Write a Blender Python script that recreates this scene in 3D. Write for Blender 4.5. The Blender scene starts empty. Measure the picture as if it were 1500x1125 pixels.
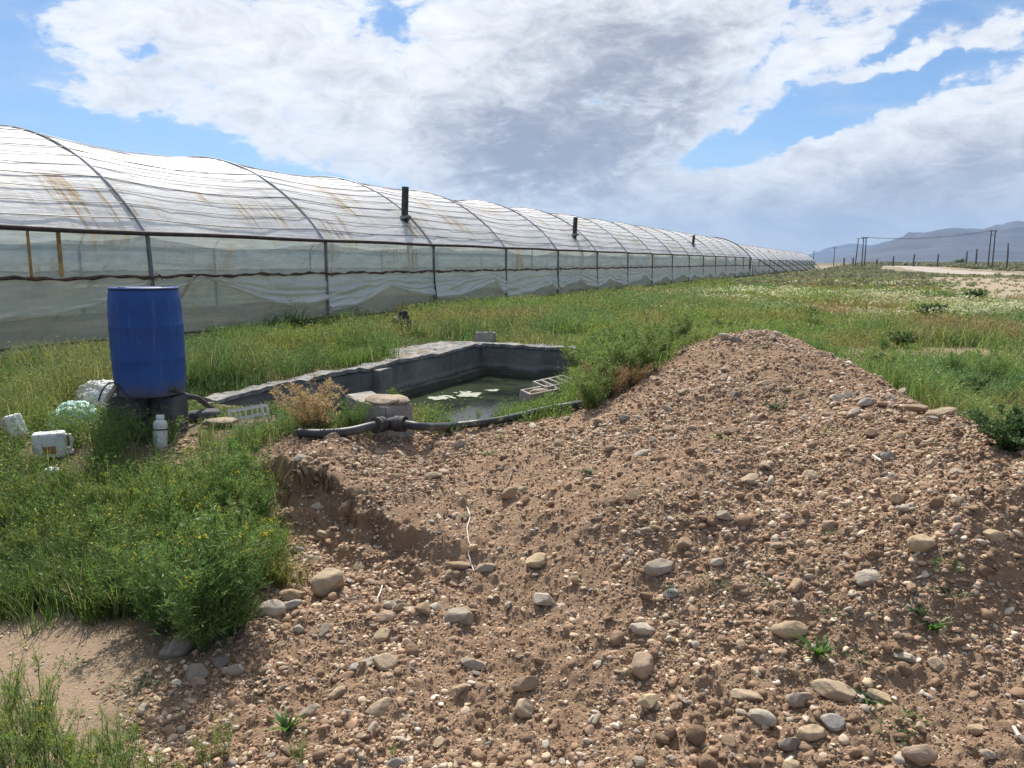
import bpy, bmesh, math, random
import numpy as np
from mathutils import Vector, Matrix, Euler
random.seed(7); rng = np.random.default_rng(7)
scene = bpy.context.scene
COL = scene.collection
R = math.radians

# ------------------------------------------------------------------ camera
CAMZ = 1.6; PITCH = R(8.95); FPX = 1127.0
cam_d = bpy.data.cameras.new('camera'); cam = bpy.data.objects.new('camera', cam_d); COL.objects.link(cam)
cam_d.sensor_width = 36.0; cam_d.lens = 36.0*FPX/1500.0
cam_d.clip_start = 0.05; cam_d.clip_end = 60000
cam.location = (0, 0, CAMZ); cam.rotation_euler = (math.pi/2-PITCH, 0, 0)
scene.camera = cam
def ray(u, v):
    dx = (u-750.0)/FPX; dy = (562.5-v)/FPX
    c, s = math.cos(PITCH), math.sin(PITCH)
    return np.array([dx, c+dy*s, -s+dy*c])
def P(u, v, z):
    d = ray(u, v); t = (z-CAMZ)/d[2]
    return np.array([d[0]*t, d[1]*t, z])

# greenhouse frame: s runs along the house, p is the distance to its left
GA = R(25.0); D = 13.0
def SP(s, p): return (s*math.sin(GA)-p*math.cos(GA), s*math.cos(GA)+p*math.sin(GA))
def toSP(x, y): return (x*math.sin(GA)+y*math.cos(GA), -x*math.cos(GA)+y*math.sin(GA))

# ------------------------------------------------------------------ noise
def _h(ix, iy, seed):
    ix = ix.astype(np.int64); iy = iy.astype(np.int64)
    n = (ix*374761393 + iy*668265263 + seed*1274126177) & 0xFFFFFFFF
    n = ((n ^ (n >> 13))*1103515245) & 0xFFFFFFFF
    n = ((n ^ (n >> 16))*2246822519) & 0xFFFFFFFF
    n = n ^ (n >> 15)
    return (n & 0xFFFFFF)/float(0xFFFFFF)
def vn(x, y, seed=0):
    x = np.asarray(x, float); y = np.asarray(y, float)
    ix = np.floor(x); iy = np.floor(y); fx = x-ix; fy = y-iy
    fx = fx*fx*fx*(fx*(fx*6-15)+10); fy = fy*fy*fy*(fy*(fy*6-15)+10)
    a = _h(ix, iy, seed); b = _h(ix+1, iy, seed); c = _h(ix, iy+1, seed); d = _h(ix+1, iy+1, seed)
    return (a+(b-a)*fx)*(1-fy)+(c+(d-c)*fx)*fy
def fbm(x, y, seed=0, oct=4, gain=.5):
    t = 0; a = 1; n = 0
    x = np.asarray(x, float); y = np.asarray(y, float)
    for i in range(oct):
        t = t+a*vn(x*2**i+i*17.3, y*2**i-i*9.1, seed+i); n += a; a *= gain
    return t/n
def sstep(a, b, x):
    t = np.clip((x-a)/(b-a), 0, 1); return t*t*(3-2*t)

# ------------------------------------------------------------------ objects
def tag(o, label=None, cat=None, group=None, kind=None):
    if label: o['label'] = label
    if cat: o['category'] = cat
    if group: o['group'] = group
    if kind: o['kind'] = kind
    return o
def link(o, parent=None):
    COL.objects.link(o)
    if parent: o.parent = parent
    return o
def empty(name, loc=(0, 0, 0), rz=0.0, **k):
    o = bpy.data.objects.new(name, None); link(o); o.empty_display_size = .1
    o.location = loc; o.rotation_euler = (0, 0, rz); return tag(o, **k)
def copy_tree(o, parent=None):
    c = o.copy(); COL.objects.link(c)
    if parent: c.parent = parent
    for ch in list(o.children): copy_tree(ch, c)
    return c
def mesh_np(name, V, F, mat, col=None, smooth=False, parent=None, nper=None):
    """V (n,3); F (m,k) array of one face size, or a list of such arrays"""
    V = np.ascontiguousarray(V, dtype=np.float32)
    Fs = F if isinstance(F, list) else [F]
    Fs = [np.asarray(f, dtype=np.int32) for f in Fs if len(f)]
    me = bpy.data.meshes.new(name)
    me.vertices.add(len(V)); me.vertices.foreach_set('co', V.ravel())
    loops = np.concatenate([f.ravel() for f in Fs]); tot = np.concatenate([np.full(len(f), f.shape[1], np.int32) for f in Fs])
    start = np.concatenate([[0], np.cumsum(tot)[:-1]]).astype(np.int32)
    me.loops.add(len(loops)); me.loops.foreach_set('vertex_index', loops)
    me.polygons.add(len(tot)); me.polygons.foreach_set('loop_start', start)
    me.polygons.foreach_set('loop_total', tot)
    if smooth: me.polygons.foreach_set('use_smooth', np.ones(len(tot), dtype=bool))
    if col is not None:
        a = me.attributes.new('Col', 'FLOAT_COLOR', 'POINT')
        c4 = np.ones((len(V), 4), np.float32); c4[:, :3] = col
        a.data.foreach_set('color', c4.ravel())
    me.update(); me.validate(verbose=False)
    if mat: me.materials.append(mat)
    return link(bpy.data.objects.new(name, me), parent)
class MB:
    """collects boxes, tubes and lathes, links them as one mesh"""
    def __init__(s): s.v = []; s.f = []
    def add(s, vs, fs):
        o = len(s.v); s.v += [tuple(map(float, v)) for v in vs]; s.f += [tuple(i+o for i in f) for f in fs]; return s
    def box(s, c, size, M=None):
        x, y, z = [a/2 for a in size]
        vs = [Vector((sx*x, sy*y, sz*z)) for sz in (-1, 1) for sy in (-1, 1) for sx in (-1, 1)]
        vs = [(M @ v if M else v)+Vector(c) for v in vs]
        return s.add(vs, [(0, 2, 3, 1), (4, 5, 7, 6), (0, 1, 5, 4), (2, 6, 7, 3), (0, 4, 6, 2), (1, 3, 7, 5)])
    def tube(s, pts, r, n=8, caps=True):
        pts = [Vector(p) for p in pts]; rr = r if hasattr(r, '__len__') else [r]*len(pts)
        vs = []; fs = []; up = None
        for i, p in enumerate(pts):
            t = (pts[min(i+1, len(pts)-1)]-pts[max(i-1, 0)]).normalized()
            if up is None:
                up = Vector((0, 0, 1)) if abs(t.z) < .9 else Vector((1, 0, 0))
            a = (up-t*up.dot(t)).normalized(); b = t.cross(a); up = a
            for k in range(n):
                an = 2*math.pi*k/n; vs.append(p+(a*math.cos(an)+b*math.sin(an))*rr[i])
        for i in range(len(pts)-1):
            for k in range(n):
                fs.append((i*n+k, i*n+(k+1) % n, (i+1)*n+(k+1) % n, (i+1)*n+k))
        if caps:
            fs.append(tuple(range(n-1, -1, -1))); fs.append(tuple((len(pts)-1)*n+k for k in range(n)))
        return s.add(vs, fs)
    def lathe(s, prof, n=32, M=None):
        vs = []; fs = []
        for r, z in prof:
            for k in range(n):
                a = 2*math.pi*k/n; v = Vector((r*math.cos(a), r*math.sin(a), z)); vs.append(M @ v if M else v)
        for i in range(len(prof)-1):
            for k in range(n):
                fs.append((i*n+k, i*n+(k+1) % n, (i+1)*n+(k+1) % n, (i+1)*n+k))
        fs.append(tuple(range(n-1, -1, -1))); fs.append(tuple((len(prof)-1)*n+k for k in range(n)))
        return s.add(vs, fs)
    def build(s, name, mat, parent=None, smooth=False, bevel=0, seg=2):
        me = bpy.data.meshes.new(name); me.from_pydata(s.v, [], s.f); me.update()
        if mat: me.materials.append(mat)
        if bevel:
            bm = bmesh.new(); bm.from_mesh(me)
            bmesh.ops.bevel(bm, geom=list(bm.edges), offset=bevel, segments=seg, affect='EDGES', profile=.6)
            bm.to_mesh(me); bm.free()
        if smooth:
            for p in me.polygons: p.use_smooth = True
            try: me.set_sharp_from_angle(angle=R(40))
            except Exception: pass
        return link(bpy.data.objects.new(name, me), parent)

# ------------------------------------------------------------------ materials
class NT:
    def __init__(s, name):
        s.m = bpy.data.materials.new(name); s.m.use_nodes = True; s.t = s.m.node_tree
        s.t.nodes.clear(); s.out = s.n('ShaderNodeOutputMaterial')
    def n(s, kind, ins=None, **kw):
        nd = s.t.nodes.new(kind)
        for k, v in kw.items(): setattr(nd, k, v)
        for k, v in (ins or {}).items(): s.set(nd, k, v)
        return nd
    def set(s, nd, k, v):
        i = nd.inputs[k]
        if isinstance(v, bpy.types.NodeSocket): s.t.links.new(v, i)
        elif isinstance(v, bpy.types.Node): s.t.links.new(v.outputs[0], i)
        else:
            if hasattr(i.default_value, '__len__') and len(i.default_value) == 4 and len(v) == 3: v = (*v, 1)
            i.default_value = v
    def noise(s, scale, detail=4, rough=.55, vec=None, dist=0):
        i = {'Scale': scale, 'Detail': detail, 'Roughness': rough, 'Distortion': dist}
        if vec is not None: i['Vector'] = vec
        return s.n('ShaderNodeTexNoise', i).outputs['Fac']
    def math(s, op, a, b=0.0, c=None, clamp=False):
        i = {0: a, 1: b}
        if c is not None: i[2] = c
        return s.n('ShaderNodeMath', i, operation=op, use_clamp=clamp).outputs[0]
    def ramp(s, f, a, b):
        return s.n('ShaderNodeMapRange', {'Value': f, 'From Min': a, 'From Max': b}, interpolation_type='SMOOTHSTEP').outputs[0]
    def mix(s, f, a, b, mode='MIX'):
        return s.n('ShaderNodeMix', {0: f, 6: a, 7: b}, data_type='RGBA', blend_type=mode).outputs[2]
    def coord(s, which='Object', scale=None):
        o = s.n('ShaderNodeTexCoord').outputs[which]
        if scale is not None: o = s.n('ShaderNodeMapping', {'Vector': o, 'Scale': scale}).outputs[0]
        return o
    def attr(s, name='Col'): return s.n('ShaderNodeAttribute', attribute_name=name).outputs['Color']
    def bump(s, h, strength=.3, dist=.01): return s.n('ShaderNodeBump', {'Height': h, 'Strength': strength, 'Distance': dist}).outputs[0]
    def principled(s, **k):
        nd = s.n('ShaderNodeBsdfPrincipled')
        for a, v in k.items(): s.set(nd, {'color': 'Base Color', 'rough': 'Roughness', 'metal': 'Metallic', 'normal': 'Normal', 'spec': 'Specular IOR Level'}.get(a, a), v)
        return nd
    def done(s, sh):
        s.t.links.new(sh if isinstance(sh, bpy.types.NodeSocket) else sh.outputs[0], s.out.inputs['Surface']); return s.m
def simple_mat(name, c, rough=.7, vary=.35, scale=6, bump=.2, bdist=.01, metal=0, spots=None, spec=.4, bscale=None):
    t = NT(name); co = t.coord()
    n1 = t.noise(scale, 6, .6, co)
    lo = tuple(a*(1-vary) for a in c); hi = tuple(min(1, a*(1+vary)) for a in c)
    col = t.mix(t.ramp(n1, .3, .7), lo, hi)
    if spots:
        sc, th, pc, w = spots
        col = t.mix(t.math('MULTIPLY', t.ramp(t.noise(sc, 5, .65, co), th, th+.12), w), col, pc)
    n2 = t.noise(bscale or scale*6, 5, .6, co)
    return t.done(t.principled(color=col, rough=rough, metal=metal, spec=spec, normal=t.bump(n2, bump, bdist)))
# ------------------------------------------------------------------ world: Nishita sky with clouds placed by direction
SUN_EL, SUN_AZ = R(50), R(-13)          # azimuth clockwise from +Y
world = bpy.data.worlds.new('World'); scene.world = world; world.use_nodes = True
W = NT.__new__(NT); W.t = world.node_tree; W.t.nodes.clear()
W.out = W.n('ShaderNodeOutputWorld')
sky = W.n('ShaderNodeTexSky', sky_type='NISHITA', sun_disc=False, sun_elevation=SUN_EL, sun_rotation=SUN_AZ,
          altitude=1200, air_density=1.0, dust_density=.6, ozone_density=1.6)
dirn = W.coord('Generated')
sep = W.n('ShaderNodeSeparateXYZ', {0: dirn})
dx_, dy_, dz_ = sep.outputs
hyp = W.math('SQRT', W.math('ADD', W.math('MULTIPLY', dx_, dx_), W.math('MULTIPLY', dy_, dy_)))
az = W.math('ARCTAN2', dx_, dy_); el = W.math('ARCTAN2', dz_, hyp)
AE = W.n('ShaderNodeCombineXYZ', {0: az, 1: el, 2: 0.0}).outputs[0]
def azel(u, v):
    d = ray(u, v); return math.atan2(d[0], d[1]), math.atan2(d[2], math.hypot(d[0], d[1]))
def blob(u, v, ru, rv, rot):
    a, e = azel(u, v)
    m = W.n('ShaderNodeMapping', {'Vector': AEW, 'Location': (a, e, 0), 'Rotation': (0, 0, R(rot)), 'Scale': (ru/FPX, rv/FPX, 1)}, vector_type='TEXTURE')
    return W.n('ShaderNodeTexGradient', {'Vector': m.outputs[0]}, gradient_type='SPHERICAL').outputs['Fac']
# warp the shapes a little, then streak noise
wn = W.n('ShaderNodeTexNoise', {'Vector': AE, 'Scale': 7.0, 'Detail': 5, 'Roughness': .6})
wv = W.n('ShaderNodeVectorMath', {0: wn.outputs['Color'], 1: (.5, .5, .5)}, operation='SUBTRACT')
wv = W.n('ShaderNodeVectorMath', {0: wv.outputs[0], 'Scale': .10}, operation='SCALE')
AEW = W.n('ShaderNodeVectorMath', {0: AE, 1: wv.outputs[0]}, operation='ADD').outputs[0]
st = W.n('ShaderNodeMapping', {'Vector': AE, 'Rotation': (0, 0, R(-14)), 'Scale': (1, 2.3, 1)}).outputs[0]
nA = W.noise(9, 11, .66, st, .8); nB = W.noise(40, 7, .62, st, .3)
st2 = W.n('ShaderNodeMapping', {'Vector': AE, 'Rotation': (0, 0, R(-22)), 'Scale': (1, 3.2, 1)}).outputs[0]
nC = W.noise(8, 8, .6, st2, .4)
def total(lst):
    acc = None
    for (u, v, ru, rv, rot, w) in lst:
        g = W.math('MULTIPLY', blob(u, v, ru, rv, rot), w)
        acc = g if acc is None else W.math('ADD', acc, g)
    return acc
CLOUD = [  # pixel-measured directions, radii, tilt, weight
 (250, 25, 190, 75, 4, 1.1), (420, 110, 330, 130, -4, 1.3), (330, 175, 260, 60, -12, .9), (620, 130, 360, 210, -8, 1.6), (850, 130, 330, 260, 0, 1.8),
 (760, 260, 330, 110, -10, 1.2), (1010, 110, 260, 150, 20, 1.2), (1130, 130, 220, 50, 12, 1.0), (930, 230, 150, 60, 30, .9), (900, -60, 400, 150, 0, 1.2),
 (1500, 190, 420, 110, 18, 1.9), (1250, 260, 420, 120, 14, 2.0), (1050, 300, 360, 80, 8, 1.3), (1400, 310, 500, 90, 0, 1.6), (1700, 240, 400, 250, 0, 1.5),
 (1275, 22, 120, 44, 25, 1.5), (1400, 58, 150, 26, 16, 1.25), (1370, 15, 200, 24, 18, 1.3), (1430, 80, 90, 16, 8, 1.3), (1300, 98, 150, 18, 8, 1.1), (1215, 75, 70, 16, 30, 1.0), (1480, 45, 90, 18, 14, 1.1),
 (1180, 45, 90, 34, 30, .7), (80, 60, 260, 60, -4, .42), (60, 120, 240, 45, 0, .45), (560, 195, 160, 30, -12, .8), (370, 215, 130, 30, -10, .55), (1500, 20, 160, 30, 16, .6),
 (583, 25, 60, 45, -60, -1.5), (648, 10, 60, 40, 60, -.9), (460, 175, 90, 22, -10, -.5), (430, 235, 240, 40, -10, -.6), (1000, 235, 170, 40, 22, -1.5), (1150, 190, 190, 36, 18, -1.5), (1340, 145, 280, 48, 17, -1.6), (230, 70, 60, 22, 20, -.9), (300, 130, 70, 16, -20, -.7), (560, 120, 60, 18, 30, -.5), (1060, 165, 80, 14, 24, -.8), (1120, 100, 70, 22, 40, -.9),
 (1140, 60, 60, 40, 45, -.3), (1320, 60, 300, 100, 14, -.75), (60, 130, 260, 120, 0, -.2), (300, 235, 340, 50, -8, -.5)]
dens = total(CLOUD)
dens = W.math('DIVIDE', W.math('MULTIPLY', dens, 1.12), W.math('ADD', 1.0, W.math('MULTIPLY', W.math('MAXIMUM', dens, 0.0), .42)))
sum_n = W.math('ADD', W.math('MULTIPLY', W.math('SUBTRACT', nA, .5), 2.6), W.math('MULTIPLY', W.math('SUBTRACT', nB, .5), 1.3))
field = W.math('ADD', dens, W.math('MULTIPLY', sum_n, W.math('ADD', .5, W.math('MULTIPLY', dens, .5, clamp=True))))
field = W.math('ADD', field, W.math('MULTIPLY', W.ramp(el, R(25), R(42)), W.math('ADD', .1, W.math('MULTIPLY', nC, 1.1))))  # unseen cloud cover above the view, added to make the sky fill neutral
soft = W.ramp(field, .10, 1.25); mask = W.math('ADD', W.math('MULTIPLY', soft, .42), W.math('MULTIPLY', W.ramp(field, .38, .78), .58))
thin = W.math('MULTIPLY', W.ramp(nC, .42, .75), .30)         # cirrus veil over the blue
# far away the air whitens towards the horizon
hz = W.ramp(el, R(7), R(-1)); hz = W.math('MULTIPLY', hz, .85)
# shading: thick parts are grey-violet below, edges bright
GREY = [(840, 190, 250, 170, 10, 1.35), (740, 240, 200, 90, 0, 1.0), (1000, 50, 210, 90, 20, 1.0), (960, 200, 120, 90, 40, .6), (860, 30, 200, 80, 0, .5),
        (1350, 270, 480, 80, 6, .9), (1150, 320, 420, 50, 2, .5), (1450, 230, 260, 50, 14, .35), (620, 60, 140, 40, 0, .22), (480, 90, 120, 40, -10, .15), (620, 170, 260, 60, -8, .35), (1050, 130, 260, 60, 25, .35), (420, 150, 240, 30, -10, .25)]
gden = total(GREY)
st3 = W.n('ShaderNodeMapping', {'Vector': AE, 'Rotation': (0, 0, R(12)), 'Scale': (1, 2.0, 1)}).outputs[0]
nD = W.noise(17, 9, .68, st3, .6)
gn = W.math('ADD', W.math('MULTIPLY', W.math('SUBTRACT', nD, .5), 3.2), W.math('MULTIPLY', W.math('SUBTRACT', nC, .5), 1.5))
edge = W.ramp(field, .55, 1.5)                     # thin cloud near an edge stays bright
gsh = W.ramp(W.math('ADD', W.math('MULTIPLY', W.math('ADD', gden, .12), W.math('ADD', .45, W.math('MULTIPLY', edge, .75))), W.math('MULTIPLY', gn, 1.0)), -.55, 2.35)
white, grey = (7.5, 7.6, 7.7), (2.5, 2.75, 3.35)
ccol = W.mix(gsh, white, grey)
skyc = W.mix(1.0, sky.outputs[0], (.62, .75, .86), 'MULTIPLY')
base = W.mix(thin, skyc, (5.2, 5.7, 6.4))
base = W.mix(mask, base, ccol)
base = W.mix(hz, base, (4.5, 5.1, 5.45))
bg = W.n('ShaderNodeBackground', {'Color': base, 'Strength': .10})
W.t.links.new(bg.outputs[0], W.out.inputs['Surface'])
world.cycles.sampling_method = 'MANUAL'; world.cycles.sample_map_resolution = 512

sd = bpy.data.lights.new('sun', 'SUN'); sd.energy = 5.0; sd.angle = R(.6); sd.color = (1, .95, .87)
sun = link(bpy.data.objects.new('sun', sd)); sun.location = (0, 0, 30)
tosun = Vector((math.sin(SUN_AZ)*math.cos(SUN_EL), math.cos(SUN_AZ)*math.cos(SUN_EL), math.sin(SUN_EL)))
sun.rotation_euler = tosun.to_track_quat('Z', 'Y').to_euler()

vs_ = scene.view_settings
vs_.view_transform = 'Standard'; vs_.look = 'None'; vs_.exposure = .52; vs_.gamma = 1
cy = scene.cycles
cy.max_bounces = 6; cy.diffuse_bounces = 3; cy.glossy_bounces = 2; cy.transmission_bounces = 4; cy.transparent_max_bounces = 16
cy.caustics_reflective = False; cy.caustics_refractive = False; cy.volume_bounces = 1
cy.use_denoising = True; cy.denoiser = 'OPENIMAGEDENOISE'
try: cy.denoising_input_passes = 'RGB_ALBEDO_NORMAL'; cy.denoising_prefilter = 'ACCURATE'
except Exception: pass
cy.sample_clamp_indirect = 6
# ------------------------------------------------------------------ terrain
CP = []
for u, v, z in [
 (750,1125,-.15),(0,1125,-.2),(1500,1125,.02),(300,1125,-.2),(1100,1125,-.08),(50,900,-.2),(200,980,-.2),(400,950,-.2),(600,900,-.16),(800,900,-.08),
 (1000,900,.03),(1200,900,.13),(1500,900,.24),(430,840,-.16),(560,820,-.12),(700,790,.0),
 (440,645,.2),(600,650,.2),(800,640,.25),(300,640,.22),(222,645,.24),(100,640,.17),(0,640,.1),(640,628,.19),(520,625,.19),
 (900,700,.34),(900,620,.42),(1000,620,.5),(1000,700,.41),(1000,800,.22),(1200,800,.3),(1200,700,.47),(1200,600,.63),(1350,800,.4),(1350,700,.59),(1500,800,.46),(1500,720,.64),
 (1500,655,.74),(1400,612,.74),(1280,568,.72),(1232,527,.77),(1195,508,.72),(1150,501,.67),(1100,498,.645),(1060,497,.645),(1258,553,.745),(1310,588,.73),(1445,640,.745),(1000,512,.66),(940,547,.51),(880,578,.36),(830,600,.25),
 (50,760,-.02),(200,760,.0),(330,760,-.05),(0,860,-.2)]:
    CP.append(P(u, v, z))
for x, y, z in [(4.2,6.4,0),(3.5,4.9,.05),(4.3,4.0,0),(4.0,8.2,0),(3.5,10.8,0),(2,11.3,.05),(1.3,10.3,.1),(.75,8.6,.18),(6,3,0),(5,1.5,0),(3.1,2.6,.6),(3.0,1.2,.3),(5.5,9,0),
 (0,0,-.2),(-2,0,-.2),(2,0,-.05),(0,-3,-.1),(4,-2,0),(-4,2,-.15),(-4.5,4,0),(-6,5,.05),(-5,7.5,.1),(-3.3,8.6,.12),(-2.5,10.5,.12),(-1,12.5,.12),(.8,14,.1),(2.6,13,.1),(-5,12,.06),(-8,9,.02),(0,16,.05),(7,14,0),(10,6,0),(-10,2,0),(0,-8,0),(9,-3,0),(-8,-4,0)]:
    CP.append((x, y, z))
CP = np.array(CP)
def _U(r2): return np.where(r2 > 1e-9, .5*r2*np.log(np.maximum(r2, 1e-9)), 0)
_n = len(CP); _A = np.zeros((_n+3, _n+3))
_A[:_n, :_n] = _U(((CP[:, None, :2]-CP[None, :, :2])**2).sum(2))+np.eye(_n)*.004
_A[:_n, _n] = 1; _A[:_n, _n+1:] = CP[:, :2]; _A[_n:, :_n] = _A[:_n, _n:].T
_w = np.linalg.solve(_A, np.concatenate([CP[:, 2], [0, 0, 0]]))
SC = np.array([(-3.0, 5.5), (-2.1, 5.22), (-1.62, 5.08), (-1.25, 4.95), (-.95, 4.62), (-.6, 4.5), (-.28, 4.3), (.1, 4.25), (1.5, 4.3)])   # lip of the eroded bank
SCH = np.array([0, .06, .26, .32, .24, .17, .07, 0, 0])
POOL = (6.0, 12.4, 3.3, 6.4)     # s0 s1 p0 p1, inner faces
def pool_out(x, y):              # distance outside the inner rectangle (negative within)
    s, p = toSP(x, y)
    return np.maximum(np.maximum(POOL[0]-s, s-POOL[1]), np.maximum(POOL[2]-p, p-POOL[3]))
def Hbase(x, y):
    x = np.asarray(x, float); y = np.asarray(y, float); sh = x.shape
    x = x.ravel(); y = y.ravel(); z = np.empty(len(x)); r = np.hypot(x, y)
    near = r < 19
    for i in range(0, len(x), 100000):
        sl = slice(i, i+100000); k = near[sl]; o = np.zeros(k.size)
        if k.any():
            xx = x[sl][k]; yy = y[sl][k]
            d2 = (xx[:, None]-CP[None, :, 0])**2+(yy[:, None]-CP[None, :, 1])**2
            o[k] = _U(d2) @ _w[:_n]+_w[_n]+_w[_n+1]*xx+_w[_n+2]*yy
        z[sl] = o
    z *= 1-sstep(13, 18, r)
    # long swells of the plain
    z += (fbm(x/28, y/28, 5, 2)-.5)*.07*sstep(14, 40, r)
    # the bank
    yl = np.interp(x, SC[:, 0], SC[:, 1])+(fbm(x*2.1+3, x*0+.5, 21, 2)-.5)*.34
    h = np.interp(x, SC[:, 0], SCH); d = y-yl
    dn = d+(fbm(x*3.2, y*7, 23, 5, .6)-.5)*.24; z += h*((.62*sstep(-.09, .0, dn)+.38*sstep(-.30, -.16, dn))*np.exp(-np.clip(d, 0, 9)**2/1.0)-.22*np.exp(-(d/.5)**2)*(d < -.1))
    # tilled heap at the left edge
    hp = P(18, 575, .1); z += .22*np.exp(-(((x-hp[0])/.42)**2+((y-hp[1])/.5)**2))
    return z.reshape(sh)
def cast(u, v, f=None):
    f = f or Hbase; d = ray(u, v); t = np.geomspace(.8, 900, 1500)
    g = CAMZ+d[2]*t-f(d[0]*t, d[1]*t)
    i = np.argmax(g < 0) if (g < 0).any() else len(t)-1
    a, b = t[max(i-1, 0)], t[i]
    for _ in range(18):
        m = (a+b)/2
        if CAMZ+d[2]*m-float(f(np.array([d[0]*m]), np.array([d[1]*m]))[0]) < 0: b = m
        else: a = m
    return d*b+np.array([0, 0, CAMZ])
def in_poly(x, y, poly):
    x = np.asarray(x, float); y = np.asarray(y, float); c = np.zeros(x.shape, bool); n = len(poly)
    for i in range(n):
        x1, y1 = poly[i][:2]; x2, y2 = poly[(i+1) % n][:2]
        if y1 == y2: continue
        k = (y1 > y) != (y2 > y)
        c ^= k & (x < (x2-x1)*(y-y1)/(y2-y1)+x1)
    return c
_gp = [cast(u, v)[:2] for u, v in [(215,1124),(290,1000),(345,930),(385,860),(378,790),(360,720),(250,690),(275,645),(430,643),(520,632),(640,627),(740,618),(832,602),(885,578),(945,545),(990,517),(1060,490)]]
GPOLY = [(-1.0, -.5)]+[tuple(p) for p in _gp]+[(2.9, 9.6), (3.45, 7.5), (3.25, 5.6), (3.3, 4.6), (3.5, 3.6), (3.7, 2), (3.3, -.5)]
def seg_dist(x, y, poly, closed=True):
    x = np.asarray(x, float); y = np.asarray(y, float); best = np.full(x.shape, 1e9); n = len(poly)
    for i in range(n if closed else n-1):
        ax, ay = poly[i][:2]; bx, by = poly[(i+1) % n][:2]; vx, vy = bx-ax, by-ay
        t = np.clip(((x-ax)*vx+(y-ay)*vy)/max(vx*vx+vy*vy, 1e-9), 0, 1)
        best = np.minimum(best, np.hypot(x-ax-t*vx, y-ay-t*vy))
    return best
def gravel(x, y, soft=.35):      # 1 on the bare stony spoil, fading over its edge
    x = np.asarray(x, float); y = np.asarray(y, float); o = np.zeros(x.shape); k = (x > -4) & (x < 6) & (y > -2) & (y < 12)
    if k.any():
        xx, yy = x[k], y[k]; d = seg_dist(xx, yy, GPOLY); ins = in_poly(xx, yy, GPOLY); sd = np.where(ins, d, -d)
        o[k] = sstep(-soft, soft*.6, sd+(fbm(xx*3, yy*3, 31, 3)-.5)*.5)
    return o
PATH = [cast(u, v)[:2] for u, v in [(0,870),(60,868),(150,905),(215,960),(235,1020),(180,1060),(210,1124)]]
PATHP = [(-3.6, 3.6)]+[tuple(p) for p in PATH]+[(-.9, .4), (-1.5, -2), (-3.0, -2), (-4.5, 1.5)]
def sandy(x, y):
    x = np.asarray(x, float); y = np.asarray(y, float); o = np.zeros(x.shape); k = (x > -6) & (x < 1) & (y > -3) & (y < 6)
    if k.any():
        xx, yy = x[k], y[k]; d = seg_dist(xx, yy, PATHP); ins = in_poly(xx, yy, PATHP)
        o[k] = sstep(-.25, .3, np.where(ins, d, -d)+(fbm(xx*3, yy*3, 41, 3)-.5)*.5)
    return o
# bare lot and dirt road on the right, given by where they lie
ROADC = [P(1700, 404.5, 0)[:2], P(1500, 404, 0)[:2], P(1430, 401, 0)[:2], P(1385, 397.5, 0)[:2], P(1352, 394, 0)[:2], P(1340, 391.5, 0)[:2], P(1300, 389.5, 0)[:2]]
LOT = [P(u, v, 0)[:2] for u, v in [(1345,403),(1400,406),(1500,407),(1700,408),(2000,409),(2300,440),(1800,452),(1500,446),(1390,428),(1360,417)]]
def lot(x, y):
    x = np.asarray(x, float); y = np.asarray(y, float); d = seg_dist(x, y, LOT); ins = in_poly(x, y, LOT)
    return sstep(-4, 5, np.where(ins, d, -d)+(fbm(x/6, y/6, 51, 3)-.5)*8+1.5)
def H(x, y, fine=True):
    x = np.asarray(x, float); y = np.asarray(y, float)
    z = Hbase(x, y); r = np.hypot(x, y); g = gravel(x, y)
    if fine:
        a = g*(1-sstep(9, 14, r)); b = np.exp(-r/9)
        z = z+a*(((fbm(x*2.2, y*2.2, 61, 3)-.5)*.13-.03)+(fbm(x*9, y*9, 63, 4, .6)-.5)*.060)+a*np.maximum(0, fbm(x*22, y*22, 67, 3, .65)-.46)*.075
        z = z+b*(1-a)*(fbm(x*4, y*4, 71, 4)-.5)*.06*(1-.6*sandy(x, y))
    return z
def Hp(x, y, fine=True): return float(H(np.array([float(x)]), np.array([float(y)]), fine)[0])
def at(u, v, fine=True):
    return cast(u, v, lambda x, y: H(x, y, fine))

# sheet in rings about the origin: fine where the photo looks, coarse elsewhere, out to the horizon
az_f = np.linspace(R(-50), R(50), 820); az_c = np.linspace(R(50), R(310), 100)[1:-1]
azs = np.concatenate([az_f, az_c])
rs = np.concatenate([np.linspace(.02, 1.2, 10, endpoint=False), np.geomspace(1.2, 11, 700, endpoint=False), np.geomspace(11, 60, 170, endpoint=False), np.geomspace(60, 22000, 90)])
AZ, RR = np.meshgrid(azs, rs)
GX = RR*np.sin(AZ); GY = RR*np.cos(AZ); GZ = H(GX, GY)
po = pool_out(GX, GY)
GZ = np.where(po < .12, -1.4, GZ)
gg = gravel(GX, GY); sn = sandy(GX, GY); lt = np.where(RR > 15, lot(GX, GY), 0); rd = RR
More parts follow.
